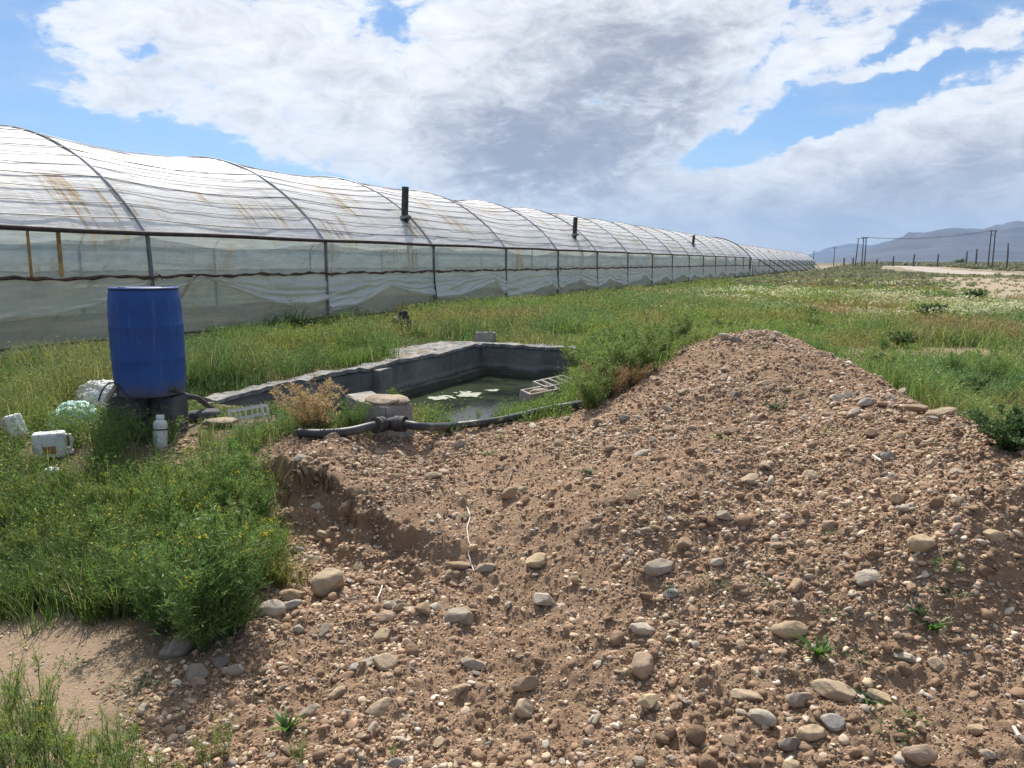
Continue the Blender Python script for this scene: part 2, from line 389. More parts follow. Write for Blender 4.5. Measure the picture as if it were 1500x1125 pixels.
# eroded bank: crumbly face pushed out under its lip
_yl = np.interp(GX, SC[:, 0], SC[:, 1]); _bh = np.interp(GX, SC[:, 0], SCH)
face = np.exp(-((GY-_yl)/.16)**2)*_bh
GY2 = GY-face*(fbm(GX*5, GZ*14, 81, 4)-.42)*.55
GX2 = GX+face*(fbm(GX*5+9, GZ*14, 83, 4)-.5)*.35
nb = fbm(GX*1.3, GY*1.3, 91, 4); nf = fbm(GX/40, GY/40, 95, 5, .6); nm = fbm(GX*.35, GY*.35, 93, 4)
dirt = np.stack([.345+.16*(nb-.5), .230+.11*(nb-.5), .149+.075*(nb-.5)], -1)
redd = np.array([.35, .205, .125]); dirt = dirt*(1-.55*sstep(.5, .7, nm)[..., None])+redd*.55*sstep(.5, .7, nm)[..., None]
sand = np.array([.37, .27, .185])
soil = np.array([.145, .115, .068])*(1-.4*(nb[..., None]-.5))
far = np.array([.21, .20, .125])*(1-sstep(.45, .62, nf)[..., None])+np.array([.31, .265, .19])*sstep(.45, .62, nf)[..., None]
far = far*(1-.5*sstep(250, 900, rd)[..., None]); kf = sstep(70, 160, rd)[..., None]
C = soil*(1-kf)+far*kf
patch = sstep(.57, .67, fbm(GX/2.2, GY/2.2, 97, 4))[..., None]*sstep(6, 9, rd)[..., None]*.8
C = C*(1-patch)+np.array([.33, .245, .165])*patch
C = C*(1-lt[..., None])+np.array([.36, .29, .22])*lt[..., None]
C = C*(1-sn[..., None])+sand*sn[..., None]
C = C*(1-gg[..., None])+dirt*gg[..., None]
hp = P(18, 575, .1); kh = np.exp(-(((GX-hp[0])/.5)**2+((GY-hp[1])/.6)**2))[..., None]; kh = np.clip(kh*1.6, 0, 1)
C = C*(1-kh)+np.array([.10, .07, .05])*kh
nr, na = GX.shape
idx = np.arange(nr*na).reshape(nr, na); nx = np.roll(idx, -1, 1)
F = np.stack([idx[:-1], idx[1:], nx[1:], nx[:-1]], -1).reshape(-1, 4)
t = NT('earth'); co = t.coord()
n1 = t.noise(60, 6, .65, co); n2 = t.noise(9, 5, .6, co); n3 = t.noise(220, 3, .6, co)
c = t.mix(t.math('MULTIPLY', t.ramp(n1, .4, .75), .38), t.attr(), (.13, .085, .052))
c = t.mix(t.math('MULTIPLY', t.ramp(n3, .58, .72), .45), c, (.50, .41, .32))
c = t.mix(t.math('MULTIPLY', t.ramp(n2, .42, .75), .22), c, (.42, .33, .24))
hgt = t.math('ADD', t.math('MULTIPLY', n1, 1.0), t.math('MULTIPLY', n3, .4))
M_EARTH = t.done(t.principled(color=c, rough=1.0, spec=.15, normal=t.bump(hgt, .9, .02)))
ground = mesh_np('ground', np.stack([GX2, GY2, GZ], -1).reshape(-1, 3), F, M_EARTH, C.reshape(-1, 3), smooth=True)
tag(ground, kind='structure')

def ribbon(name, pts, w, z, mat):
    pts = [np.array(p, float) for p in pts]; q = []
    for i in range(len(pts)-1):
        for k in range(8): q.append(pts[i]+(pts[i+1]-pts[i])*k/8)
    q.append(pts[-1]); V = []
    for i, p in enumerate(q):
        tt = q[min(i+1, len(q)-1)]-q[max(i-1, 0)]; tt /= np.hypot(*tt); nn = np.array([-tt[1], tt[0]])
        for s_ in (-1, -.33, .33, 1):
            e = p+nn*s_*w/2*(1+.12*math.sin(i*1.3+s_)); V.append((e[0], e[1], 0))
    V = np.array(V); V[:, 2] = H(V[:, 0], V[:, 1], False)+z
    F = [(4*i+j, 4*i+j+1, 4*i+5+j, 4*i+4+j) for i in range(len(q)-1) for j in range(3)]
    return tag(mesh_np(name, V, np.array(F), mat), kind='structure')
M_ROAD = simple_mat('road_dust', (.36, .31, .26), .95, .12, .4, .3, .02)
ribbon('road', ROADC, 9.5, .05, M_ROAD)

# hazy mountains far beyond the plain
M_HILL = simple_mat('hill_rock', (.06, .062, .07), .95, .35, .0011, .5, 30, bscale=.004)
def hills(name, prof, d0, d1, seed):
    us = np.linspace(prof[0][0], prof[-1][0], 260); vv = np.interp(us, [p[0] for p in prof], [p[1] for p in prof])
    dep = np.linspace(0, 1.6, 60); V = np.zeros((60, 260, 3))
    for j, tt in enumerate(dep):
        dist = d0+(d1-d0)*tt; X = (us-750)/FPX*1.012*dist; Y = np.full(260, dist)
        k = np.where(tt < 1, tt**1.25, max(0, 1-(tt-1)/.6))
        rid = 1-np.abs(fbm(X/700, Y/900, seed, 5)*2-1)
        hh = (383.5-vv)/FPX*d1*k*(.60+.56*rid if tt < .97 else .98+.04*rid)
        V[j, :, 0] = X; V[j, :, 1] = Y; V[j, :, 2] = hh-12+(fbm(X/300, Y/300, seed+3, 4)-.5)*60*k
    i = np.arange(60*260).reshape(60, 260)
    F = np.stack([i[:-1, :-1], i[:-1, 1:], i[1:, 1:], i[1:, :-1]], -1).reshape(-1, 4)
    tag(mesh_np(name, V.reshape(-1, 3), F, M_HILL, smooth=True), kind='structure')
hills('hills', [(1195,380),(1240,368),(1262,359),(1285,352),(1310,343),(1350,335.5),(1390,332.5),(1430,334),(1460,327),(1500,325),(1600,316),(1700,322),(1850,335),(2100,360),(2300,380)], 5200, 9500, 101)
hills('distant_hills', [(1120,381),(1170,373),(1195,364),(1215,360),(1238,355.5),(1262,358),(1300,352),(1360,350),(1420,352),(1600,350),(1900,352),(2200,372)], 12500, 17500, 131)

# the air itself: pale haze over the plain and in front of the mountains
t = NT('air'); t.t.nodes.remove(t.out); t.out = t.n('ShaderNodeOutputMaterial')
pv = t.n('ShaderNodeVolumePrincipled', {'Color': (.31, .475, .76), 'Density': 4.6e-5, 'Anisotropy': .15})
t.t.links.new(pv.outputs[0], t.out.inputs['Volume'])
tag(MB().box((0, 0, 0), (52000, 42000, 1100)).build('haze', t.m), kind='stuff')
bpy.data.objects["haze"].location = (0, 0, 550-3)
# ------------------------------------------------------------------ greenhouses
HW, EAVE, MIDR, BASER = 4.7, 2.17, 1.33, .17; CR = 5.9; CZ = EAVE-CR*math.cos(R(52.8)); CAR = R(52.8)
S0, SPAN = 10.87, 5.45
def film_mat(name, white, open_, streak, tint, thick=.5, horiz=False):
    t = NT(name); co = t.coord()
    so = t.n('ShaderNodeSeparateXYZ', {0: co}); cx, cs, cz = so.outputs
    # rust runs down the slope under the wires, mostly mid-bay
    v1 = t.n('ShaderNodeCombineXYZ', {0: t.math('MULTIPLY', cs, 5.5), 1: t.math('MULTIPLY', cz, .45), 2: 0.0})
    s1 = t.noise(1.0, 5, .65, v1)
    v2 = t.n('ShaderNodeCombineXYZ', {0: t.math('MULTIPLY', cs, .55), 1: t.math('MULTIPLY', cz, .9), 2: 3.0})
    s2 = t.noise(1.0, 3, .5, v2)
    rust = t.math('MULTIPLY', t.ramp(s1, .46, .64), t.ramp(s2, .46, .62))
    v3 = t.n('ShaderNodeCombineXYZ', {0: t.math('MULTIPLY', cs, 22), 1: t.math('MULTIPLY', cz, 1.2), 2: 0.0})
    fine = t.ramp(t.noise(1.0, 3, .6, v3), .45, .8)
    rust = t.math('MULTIPLY', t.math('ADD', t.math('MULTIPLY', rust, .55), t.math('MULTIPLY', t.math('MULTIPLY', fine, t.ramp(s2, .46, .7)), .35)), streak, clamp=True)
    v4 = t.n('ShaderNodeMapping', {'Vector': co, 'Scale': (1, .35, 2.2)})
    cl = t.noise(2.2, 6, .65, v4); dust = t.noise(7, 6, .7, co)
    base = t.mix(t.ramp(cl, .3, .72), tint, white)
    base = t.mix(rust, base, (.50, .35, .16))
    nrm = t.bump(t.math('ADD', t.noise(3.2, 4, .6, v4), t.math('MULTIPLY', s1, .35)), .5, .06)
    dif = t.n('ShaderNodeBsdfDiffuse', {'Color': base, 'Normal': nrm}); trl = t.n('ShaderNodeBsdfTranslucent', {'Color': base, 'Normal': nrm})
    body = t.n('ShaderNodeMixShader', {0: thick, 1: trl.outputs[0], 2: dif.outputs[0]})
    clear = t.n('ShaderNodeBsdfTransparent', {'Color': (.93, .95, .95)})
    op = t.math('SUBTRACT', open_, t.math('ADD', t.math('MULTIPLY', t.ramp(dust, .45, .75), .16), t.math('MULTIPLY', rust, .3)), clamp=True)
    m1 = t.n('ShaderNodeMixShader', {0: op, 1: body.outputs[0], 2: clear.outputs[0]})
    gl = t.n('ShaderNodeBsdfGlossy', {'Color': (1, 1, 1), 'Roughness': .5, 'Normal': nrm})
    fr = t.n('ShaderNodeFresnel', {'IOR': 1.35, 'Normal': nrm}).outputs[0]
    m2 = t.n('ShaderNodeMixShader', {0: t.math('MULTIPLY', fr, .22), 1: m1.outputs[0], 2: gl.outputs[0]})
    return t.done(m2)
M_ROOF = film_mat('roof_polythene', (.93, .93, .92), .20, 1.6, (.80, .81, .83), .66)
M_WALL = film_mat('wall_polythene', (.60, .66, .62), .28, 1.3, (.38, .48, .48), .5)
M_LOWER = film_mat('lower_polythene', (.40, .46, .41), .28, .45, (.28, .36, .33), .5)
M_SWAG = film_mat('slack_polythene', (.92, .90, .78), .07, .35, (.78, .78, .66), .35)
M_STEEL = simple_mat('galvanised_tube', (.20, .21, .22), .6, .3, 4, .2, .003, .3)
M_HOOP = simple_mat('dull_hoop_tube', (.31, .32, .34), .6, .3, 4, .2, .003, .2)
M_WIRE = simple_mat('dull_wire', (.23, .22, .22), .6, .3, 4, .1, .002, .4)
M_RUSTY = simple_mat('rusty_rail', (.095, .055, .035), .85, .5, 9, .6, .01, spots=(14, .55, (.24, .10, .04), .8))
M_EAVE = simple_mat('dark_eave_rail', (.075, .05, .045), .8, .4, 5, .4, .01)
M_BLACK = simple_mat('sooty_pipe', (.060, .056, .054), .75, .5, 8, .3, .004)
M_RAG = simple_mat('brown_tie', (.22, .13, .07), .9, .4, 20, .6, .01)
def arc(q):                       # height of the hoop q metres in from the wall
    return CZ+math.sqrt(max(CR*CR-(q-HW)**2, 0))
def arc_pts(n): 
    return [(HW-CR*math.sin(a), CZ+CR*math.cos(a)) for a in np.linspace(CAR, -CAR, n)]
def bay_sag(s_rel): return .45+1.1*vn(np.floor(s_rel)*1.0+.0, np.asarray(s_rel)*0+3, 205)
def roof_point(a, s, s_rel, seed=0):
    """a: angle from the crown, s_rel: place along the bays; sags between hoops"""
    tt = s_rel-np.floor(s_rel)
    sag = .13*bay_sag(s_rel)*np.sin(math.pi*tt)**1.0*np.clip(np.cos(a*1.2)+.1, .25, 1)
    puff = (fbm(s*1.4+seed, a*9, 203, 3)-.5)*.05
    r = CR-sag+puff
    return HW-r*np.sin(a), CZ+r*np.cos(a)
def grid_faces(n, m): 
    i = np.arange(n*m).reshape(n, m); return np.stack([i[:-1, :-1], i[:-1, 1:], i[1:, 1:], i[1:, :-1]], -1).reshape(-1, 4)
def greenhouse(label, k0, k1, detail):
    sA, sB = S0+k0*SPAN, S0+k1*SPAN
    x0, y0 = SP(0, D)
    g = empty('greenhouse', (x0, y0, 0), -GA, label=label, cat='greenhouse')
    X = lambda q: -q              # local x points out of the wall towards the camera side
    # roof film
    per = 14 if detail else 6
    ss = np.linspace(sA, sB, int((k1-k0)*per)+1); aa = np.linspace(CAR, -CAR, 44)
    S, A = np.meshgrid(ss, aa); q, z = roof_point(A, S, (S-sA)/SPAN)
    mesh_np('roof_film', np.stack([-q, S, z], -1).reshape(-1, 3), grid_faces(*S.shape), M_ROOF, smooth=True, parent=g)
    # wall films, near and far side
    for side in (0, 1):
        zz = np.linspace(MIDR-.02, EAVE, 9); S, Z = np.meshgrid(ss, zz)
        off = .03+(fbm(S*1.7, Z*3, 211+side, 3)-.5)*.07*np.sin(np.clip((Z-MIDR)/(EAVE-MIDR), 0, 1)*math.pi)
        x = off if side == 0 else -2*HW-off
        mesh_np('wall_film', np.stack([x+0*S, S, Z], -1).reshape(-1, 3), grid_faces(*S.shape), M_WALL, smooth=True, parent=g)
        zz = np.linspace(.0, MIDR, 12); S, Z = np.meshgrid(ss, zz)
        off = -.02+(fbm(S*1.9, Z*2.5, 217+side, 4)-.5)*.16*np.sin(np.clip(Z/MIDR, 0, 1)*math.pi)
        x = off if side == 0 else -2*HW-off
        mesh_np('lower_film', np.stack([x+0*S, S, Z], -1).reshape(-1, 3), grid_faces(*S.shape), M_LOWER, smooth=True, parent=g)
    # slack folds of film hanging from the mid rail, one per bay on the near side
    for k in range(k0, k1):
        a_, b_ = S0+k*SPAN, S0+(k+1)*SPAN
        rr = random.Random(k*31+5)
        n, m = (90, 44) if (detail and -2 <= k < 6) else (30, 18)
        tt = np.linspace(0, 1, n); vv = np.linspace(0, 1, m)
        pk = {-1: .93, 0: .25, 1: .52, 2: .80, 3: .85, 4: .5}.get(k, rr.uniform(.3, .8)); ph = {-1: 1.25, 0: 1.27, 1: .92, 2: .92, 3: .70, 4: .8}.get(k, rr.uniform(.6, .95))
        lo = {-1: .42, 0: .62, 1: .55, 2: .42}.get(k, rr.uniform(.3, .5)); lo2 = {-1: .60, 0: .74, 1: .36, 2: .42, 3: .3}.get(k, rr.uniform(.3, .5))
        left = np.where(tt < pk, 1-tt/pk, 0); right = np.where(tt >= pk, (tt-pk)/(1-pk), 0)
        bz = np.where(tt < pk, ph-(ph-lo2)*np.sin(left*math.pi/2)**.9, ph-(ph-lo)*np.sin(right*math.pi/2)**.9) if k != -1 else ph-(ph-lo)*(1-tt)**.5
        if k == 0: bz = np.where(tt < pk, ph-(ph-1.0)*left, ph-(ph-.55)*np.sin(np.clip(right*1.25, 0, 1)*math.pi/2)+.08*np.clip(right-.8, 0, 1)*5)
        bz = bz+(vn(tt*9, tt*0, 77+k)-.5)*.04
        T, Vv = np.meshgrid(tt, vv); BZ = np.interp(T, tt, bz)
        Z = MIDR-(MIDR-BZ)*Vv
        fold = (np.sin(Vv*math.pi*2*rr.uniform(2.4, 4.2)+fbm(T*3, Vv*2, 300+k, 3)*16)*.018+(fbm(T*6+Vv*3, Vv*7, 340+k, 4)-.5)*.06)*np.sin(Vv*math.pi*.5)
        rad = (fbm((T-pk)*4/(np.abs(Vv)+.25), Vv*1.5, 320+k, 4)-.5)*.10
        off = .05+.05*Vv+fold+rad*Vv+.05*np.exp(-((Vv-.93)/.07)**2)
        mesh_np('slack_film', np.stack([off, a_+T*(b_-a_), Z], -1).reshape(-1, 3), grid_faces(*T.shape), M_SWAG, smooth=True, parent=g)
    # posts and hoops, one of each at every bay
    for k in range(k0, k1+1):
        s = S0+k*SPAN
        for side in (0, 1):
            x = .06 if side == 0 else -2*HW-.06
            lean = {0: .10}.get(k, random.uniform(-.02, .02))
            MB().tube([(x, s+lean*.9, -.25), (x, s, EAVE)], .042, 10).build('post', M_STEEL, g, True)
        pts = [(-q_, s, z_+.015) for q_, z_ in arc_pts(41)]
        MB().tube(pts, .027 if k not in (k0, k1) else (.08 if detail else .045), 8).build('hoop', M_HOOP if k not in (k0, k1) else M_BLACK, g, True)
    # wires along the roof
    for j, a in enumerate(np.linspace(CAR*.93, -CAR*.93, 26)):
        pts = []
        for s in np.linspace(sA, sB, int((k1-k0)*4)+1):
            tt = ((s-sA)/SPAN) % 1; r = CR+.012-.12*float(bay_sag(np.array([(s-sA)/SPAN-1e-6]))[0])*math.sin(math.pi*tt)*(1+.12*math.sin(j*2.3+int((s-sA)/SPAN)*1.7))*max(.25, math.cos(a*1.2)+.1)
            pts.append((-(HW-r*math.sin(a)), s, CZ+r*math.cos(a)))
        MB().tube(pts, .0085 if j % 3 else .012, 5).build('roof_wire', M_WIRE, g, True)
    for side in (0, 1):
        x = .085 if side == 0 else -2*HW-.085
        pts = [(x, s, EAVE+.01*math.sin(s*1.1)) for s in np.arange(sA, sB+.1, SPAN/4)]
        MB().tube(pts, .045, 8).build('eave_rail', M_EAVE, g, True)
        pts = [(x+.035+.012*math.sin(s*7.1), s, MIDR+.018*math.sin(s*3.3)+.012*math.sin(s*11)) for s in np.arange(sA, sB+.01, .18 if detail else .8)]
        MB().tube(pts, [.030+.010*math.sin(i*2.1)+.006*math.sin(i*5.3) for i in range(len(pts))], 7).build('mid_rail', M_RUSTY, g, True)
        pts = [(x, s, BASER+.015*math.sin(s*.9)) for s in np.arange(sA, sB+.1, SPAN/4)]
        MB().tube(pts, .022, 7).build('base_rail', M_EAVE, g, True)
    pts = [(.16+.02*math.sin(s), s, BASER-.13+.02*math.sin(s*1.7)) for s in np.arange(sA, sB+.1, SPAN/5)]
    MB().tube(pts, .02, 7).build('water_line', M_BLACK, g, True)
    return g
gh = greenhouse('long arched polytunnel with three black stovepipes and a rusty mid rail, beside the pond', -4, 15, True)
def stovepipe(u, v_top, v_bot, q, parent):
    # the pipe leaves the roof q metres in; find the place along the house below pixel column u
    al = GA-math.atan2(u-750, FPX); s = (D+q)/math.tan(al); zb = arc(q)
    dist = math.hypot(D+q, s)*math.cos(math.atan2(u-750, FPX)); hgt = (v_bot-v_top)/FPX*dist
    m = MB(); r = .11
    prof = [(r, -.5), (r, hgt*.5), (r+.008, hgt*.5), (r+.008, hgt*.53), (r, hgt*.53), (r, hgt), (r-.012, hgt), (r-.012, hgt-.1)]
    m.lathe(prof, 20, Matrix.Translation((-q, s, zb)) @ Matrix.Rotation(R(3), 4, 'Y'))
    p = m.build('stovepipe', M_BLACK, parent, True)
    c = MB(); c.lathe([(r+.12, -.04), (r+.11, .015), (r+.03, .05), (r+.006, .12)], 20, Matrix.Translation((-q, s, zb)) @ Matrix.Rotation(R(-30), 4, 'Y')).build('pipe_collar', M_STEEL, p, True)
stovepipe(596, 277, 322, .75, gh); stovepipe(840, 320, 346, .70, gh); stovepipe(1011, 343, 358, .76, gh)
# ties, a hanging hose and a thin upright on the near wall
def on_wall(u, z, out=.1):
    al = GA-math.atan2(u-750, FPX); s = (D-out)/math.tan(al); return Vector((out, s, z))
for k in (0, 1, 2, 4):
    m = MB(); s = S0+k*SPAN
    for j in range(5):
        a = random.uniform(0, 6.3); m.tube([(.12, s+.02*j, MIDR), (.17+.03*math.cos(a), s+.10+.06*math.cos(a*2), MIDR+.08*math.sin(a)), (.14, s+.25*random.random(), MIDR-.10*random.random())], .008, 5)
    m.build('twine_knot', M_RAG, gh, True)
for u, z0, z1 in ((636, 1.33, .02), (815, 1.33, .1)):
    a = on_wall(u, z0, .15); MB().tube([a, a+Vector((.03, .06, -.4)), a+Vector((.05, .10, -.8)), Vector((.12, a.y-.03, z1))], .018, 6).build('drip_hose', M_BLACK, gh, True)
M_ORANGE = simple_mat('rust_stained_batten', (.42, .24, .09), .9, .4, 8, .4, .005)
for u, w in ((97, .035), (53, .022), (779, .014)):
    a = on_wall(u, EAVE-.05, .07); MB().box((a.x, a.y, (EAVE+MIDR)/2), (.02, w*2, EAVE-MIDR-.06)).build('batten', M_ORANGE, gh)
# end wall and doorway at the far end of the near house
sE = S0+15*SPAN
qs = np.linspace(0, 2*HW, 31); V = []
for q_ in qs:
    for f_ in np.linspace(0, 1, 8): V.append((-q_, sE+.02, f_*(arc(q_)-.02)))
mesh_np('end_film', np.array(V), grid_faces(31, 8), M_WALL, parent=gh, smooth=True)
for ss_, w_ in ((sE-1.2, .07), (sE-.1, .09)):
    MB().box((.1, ss_, .95), (.09, w_, 2.3)).build('door_post', M_EAVE, gh, bevel=.01)
MB().box((.1, sE-.65, 1.0), (.08, 1.1, .08)).build('door_bar', M_EAVE, gh)
M_PALE = simple_mat('pale_board', (.62, .60, .55), .85, .2, 5, .3)
MB().box((.12, sE-.65, .38), (.05, .95, .85)).build('door_panel', M_PALE, gh, bevel=.01)

# second house, further along the same line
S0B = sE+1.6
_S0 = S0; S0 = S0B
gh2 = greenhouse('farther polytunnel in line with the first, dark bare brace poles leaning down its side', 0, 19, False)
for k in range(1, 19, 2):
    s = S0B+k*SPAN; m = MB()
    m.tube([(-1.6, s, arc(1.6)+.06), (-.1, s-.1, EAVE+.1), (1.6, s-.3, 1.1), (3.0, s-.5, -.1)] if k < 14 else [(-.2, s, EAVE+.3), (2.4, s-.4, -.1)], .07, 7).build('brace_pole', M_BLACK, gh2, True)
S0 = _S0; gh2.scale = (1, 1, .91)

# ------------------------------------------------------------------ pond
M_CONC = simple_mat('weathered_concrete', (.185, .185, .19), .9, .28, 1.6, .5, .015, spots=(5, .58, (.10, .10, .105), .6), bscale=40)
t = NT('stained_concrete'); co = t.coord(); zz_ = t.n('ShaderNodeSeparateXYZ', {0: co}).outputs[2]
n1 = t.noise(1.6, 6, .65, co); n2 = t.noise(40, 5, .6, co); n3 = t.noise(1.0, 5, .6, t.n('ShaderNodeMapping', {'Vector': co, 'Scale': (5, 5, .5)}).outputs[0])
c = t.mix(t.ramp(n1, .3, .7), (.14, .132, .122), (.255, .243, .226)); c = t.mix(t.math('MULTIPLY', t.ramp(n3, .52, .68), .45), c, (.085, .085, .085))
c = t.mix(t.math('MULTIPLY', t.ramp(t.noise(7, 5, .6, co), .58, .7), .35), c, (.34, .33, .31))
wl = t.math('ADD', zz_, t.math('MULTIPLY', t.math('SUBTRACT', n1, .5), .16))
c = t.mix(t.math('MULTIPLY', t.ramp(wl, -.24, -.33), .7), c, (.07, .08, .05)); c = t.mix(t.math('MULTIPLY', t.math('MULTIPLY', t.ramp(wl, -.27, -.24), t.ramp(wl, -.17, -.22)), .35), c, (.36, .35, .31))
M_CONC = t.done(t.principled(color=c, rough=.92, spec=.3, normal=t.bump(t.math('ADD', n2, n1), .5, .015)))
M_COPE = simple_mat('pale_rough_concrete', (.27, .26, .24), .95, .4, 5, .9, .03, spots=(9, .48, (.15, .145, .13), .75), bscale=26)
pond = empty('concrete_pond', (*SP((POOL[0]+POOL[1])/2, (POOL[2]+POOL[3])/2), 0), -GA, label='sunken concrete irrigation pond with dark walls and a pale broken rim', cat='pond')
cs_, cp_ = (POOL[0]+POOL[1])/2, (POOL[2]+POOL[3])/2
def slab(name, s0, s1, p0, p1, z0, z1, mat, rough=0.0, seed=0, step=.08):
    """box in pond axes with a broken, uneven skin"""
    ls, lp = s1-s0, p1-p0
    ns = max(2, int(ls/step)+1); npp = max(2, int(lp/step)+1); nz = max(2, int((z1-z0)/step)+1)
    I, J, K = np.meshgrid(np.arange(ns), np.arange(npp), np.arange(nz), indexing='ij')
    s = s0+ls*I/(ns-1); p = p0+lp*J/(npp-1); z = z0+(z1-z0)*K/(nz-1)
    if rough:
        nn = [(fbm((s+p)*4+a*7, (z+p*.7-s*.3)*4+a*3, seed+a, 3)-.5)*rough for a in range(3)]
        s, p, z = s+nn[0], p+nn[1], z+nn[2]*np.where(K == nz-1, 1.6, 1)
    bm = bmesh.new(); V = {}
    def vert(i, j, k):
        if (i, j, k) not in V: V[(i, j, k)] = bm.verts.new((-(p[i, j, k]-cp_), s[i, j, k]-cs_, z[i, j, k]))
        return V[(i, j, k)]
    for i in range(ns-1):
        for j in range(npp-1):
            for k in (0, nz-1): bm.faces.new([vert(i, j, k), vert(i+1, j, k), vert(i+1, j+1, k), vert(i, j+1, k)])
    for i in range(ns-1):
        for k in range(nz-1):
            for j in (0, npp-1): bm.faces.new([vert(i, j, k), vert(i+1, j, k), vert(i+1, j, k+1), vert(i, j, k+1)])
    for j in range(npp-1):
        for k in range(nz-1):
            for i in (0, ns-1): bm.faces.new([vert(i, j, k), vert(i, j+1, k), vert(i, j+1, k+1), vert(i, j, k+1)])
    bmesh.ops.recalc_face_normals(bm, faces=bm.faces)
    me = bpy.data.meshes.new(name); bm.to_mesh(me); bm.free(); me.materials.append(mat)
    return link(bpy.data.objects.new(name, me), pond)
s0, s1, p0, p1 = POOL
TH = .26
slab('wall', s0-.1, s1+TH, p1+.003, p1+TH, -1.3, .10, M_CONC, .03, 1)
slab('wall', s1, s1+TH, p0-.3, p1, -1.3, .10, M_CONC, .03, 5)
slab('wall', s0, s1, p0-TH, p0-.003, -1.3, .06, M_CONC, .03, 9)
slab('wall', s0-TH, s0, p0-TH, p1+TH, -1.3, .02, M_CONC, .03, 13)
slab('pilaster', 9.0, 9.32, p1-.13, p1+.0, -1.3, .09, M_CONC, .02, 17)
slab('ledge', 9.33, s1-.01, p1-.10, p1+.0, -1.3, -.30, M_CONC, .03, 19)
slab('rim', s0+.1, s1+TH+.02, p1-.02, p1+TH-.04, .102, .15, M_COPE, .05, 23, .05)
slab('rim', s1-.03, s1+TH+.05, p0-.3, p1-.04, .102, .15, M_COPE, .04, 29, .05)
slab('rim', 10.3, 12.7, p1+TH+.04, p1+TH+.75, .03, .135, M_COPE, .05, 31, .07)
t = NT('pond_water'); co = t.coord()
wn1 = t.noise(3.2, 4, .6, co); wn2 = t.noise(1.1, 5, .6, co); wn3 = t.noise(14, 5, .65, co)
wc = t.mix(t.ramp(wn2, .42, .62), (.012, .016, .012), (.040, .052, .026))
wc = t.mix(t.math('MULTIPLY', t.ramp(wn3, .62, .70), .35), wc, (.14, .16, .09))
M_WATER = t.done(t.principled(color=wc, rough=.10, spec=.22, normal=t.bump(wn1, .08, .02)))
V = [(*SP(s, p), -.4) for s, p in ((s0-.05, p0-.05), (s1+.05, p0-.05), (s1+.05, p1+.05), (s0-.05, p1+.05))]
tag(mesh_np('water', np.array(V), np.array([(0, 1, 2, 3)]), M_WATER), kind='structure')
# ------------------------------------------------------------------ things lying about
def world_M(loc, rz=0, rx=0, ry=0): return Matrix.Translation(Vector(loc)) @ Euler((rx, ry, rz)).to_matrix().to_4x4()
def place(o, loc, rz=0, rx=0, ry=0): o.location = Vector([float(a) for a in loc]); o.rotation_euler = (rx, ry, rz); return o
M_BLUE = simple_mat('blue_drum_plastic', (.016, .075, .30), .45, .12, 2.2, .08, .004, spots=(2.6, .60, (.035, .04, .09), .7), bscale=14)
t = NT('scuffed_drum_plastic'); co = t.coord()
n1 = t.noise(2.0, 5, .6, co); n2 = t.noise(1.0, 6, .7, t.n('ShaderNodeMapping', {'Vector': co, 'Scale': (22, 22, 1.6)}).outputs[0]); n3 = t.noise(9, 6, .7, co); n4 = t.noise(3.1, 4, .6, co)
c = t.mix(t.ramp(n1, .3, .72), (.012, .060, .25), (.024, .095, .33))
c = t.mix(t.math('MULTIPLY', t.ramp(n2, .56, .72), .45), c, (.14, .20, .34)); c = t.mix(t.math('MULTIPLY', t.ramp(n4, .60, .70), .55), c, (.03, .04, .09))
c = t.mix(t.math('MULTIPLY', t.ramp(n3, .60, .74), .35), c, (.17, .16, .15))
zz_ = t.n('ShaderNodeSeparateXYZ', {0: co}).outputs[2]
c = t.mix(t.math('MULTIPLY', t.ramp(t.math('ADD', zz_, t.math('MULTIPLY', n3, .25)), .30, .10), .6), c, (.20, .16, .12))
M_BLUE = t.done(t.principled(color=c, rough=t.n('ShaderNodeMapRange', {'Value': n3, 'To Min': .38, 'To Max': .62}).outputs[0], spec=.4, normal=t.bump(t.math('ADD', n1, t.math('MULTIPLY', n3, .2)), .25, .012)))
M_HOSE = simple_mat('black_hose', (.040, .042, .050), .5, .25, 6, .15, .003, spots=(5, .5, (.16, .14, .12), .55))
M_BLOCK = simple_mat('cement_block', (.36, .33, .29), .95, .2, 7, .7, .008, spots=(16, .58, (.20, .17, .14), .6), bscale=90)
M_BLOCKD = simple_mat('shade_darkened_block', (.10, .098, .10), .95, .25, 7, .6, .008, bscale=80)  # dark grey cement, colour lowered further to stand in for shade under the drum
M_WHITE = simple_mat('white_plastic', (.66, .66, .63), .5, .14, 3, .15, .006, spots=(7, .52, (.38, .35, .27), .65))
M_SACK = simple_mat('white_sack', (.72, .72, .68), .7, .14, 6, .7, .02, spots=(5, .6, (.45, .42, .34), .5))
M_GREENBAG = simple_mat('pale_green_bag', (.38, .62, .52), .5, .2, 7, .7, .02)
M_PATCH = simple_mat('brown_label', (.34, .16, .07), .8, .3, 14, .2)
M_BAG = simple_mat('black_bag', (.018, .019, .024), .75, .3, 9, .8, .02)
M_TWIG = simple_mat('twig', (.23, .18, .13), .9, .3, 18, .4)
M_CORD = simple_mat('pale_cord', (.70, .65, .55), .9, .2, 20, .4)
M_WOOD = simple_mat('grey_wood', (.34, .28, .21), .9, .35, 12, .5)
M_SCUM = simple_mat('scum', (.30, .32, .24), .8, .3, 12, .6, .01)
M_LUMP = simple_mat('mortar_lump', (.34, .27, .20), 1, .3, 14, 1, .012, bscale=50)

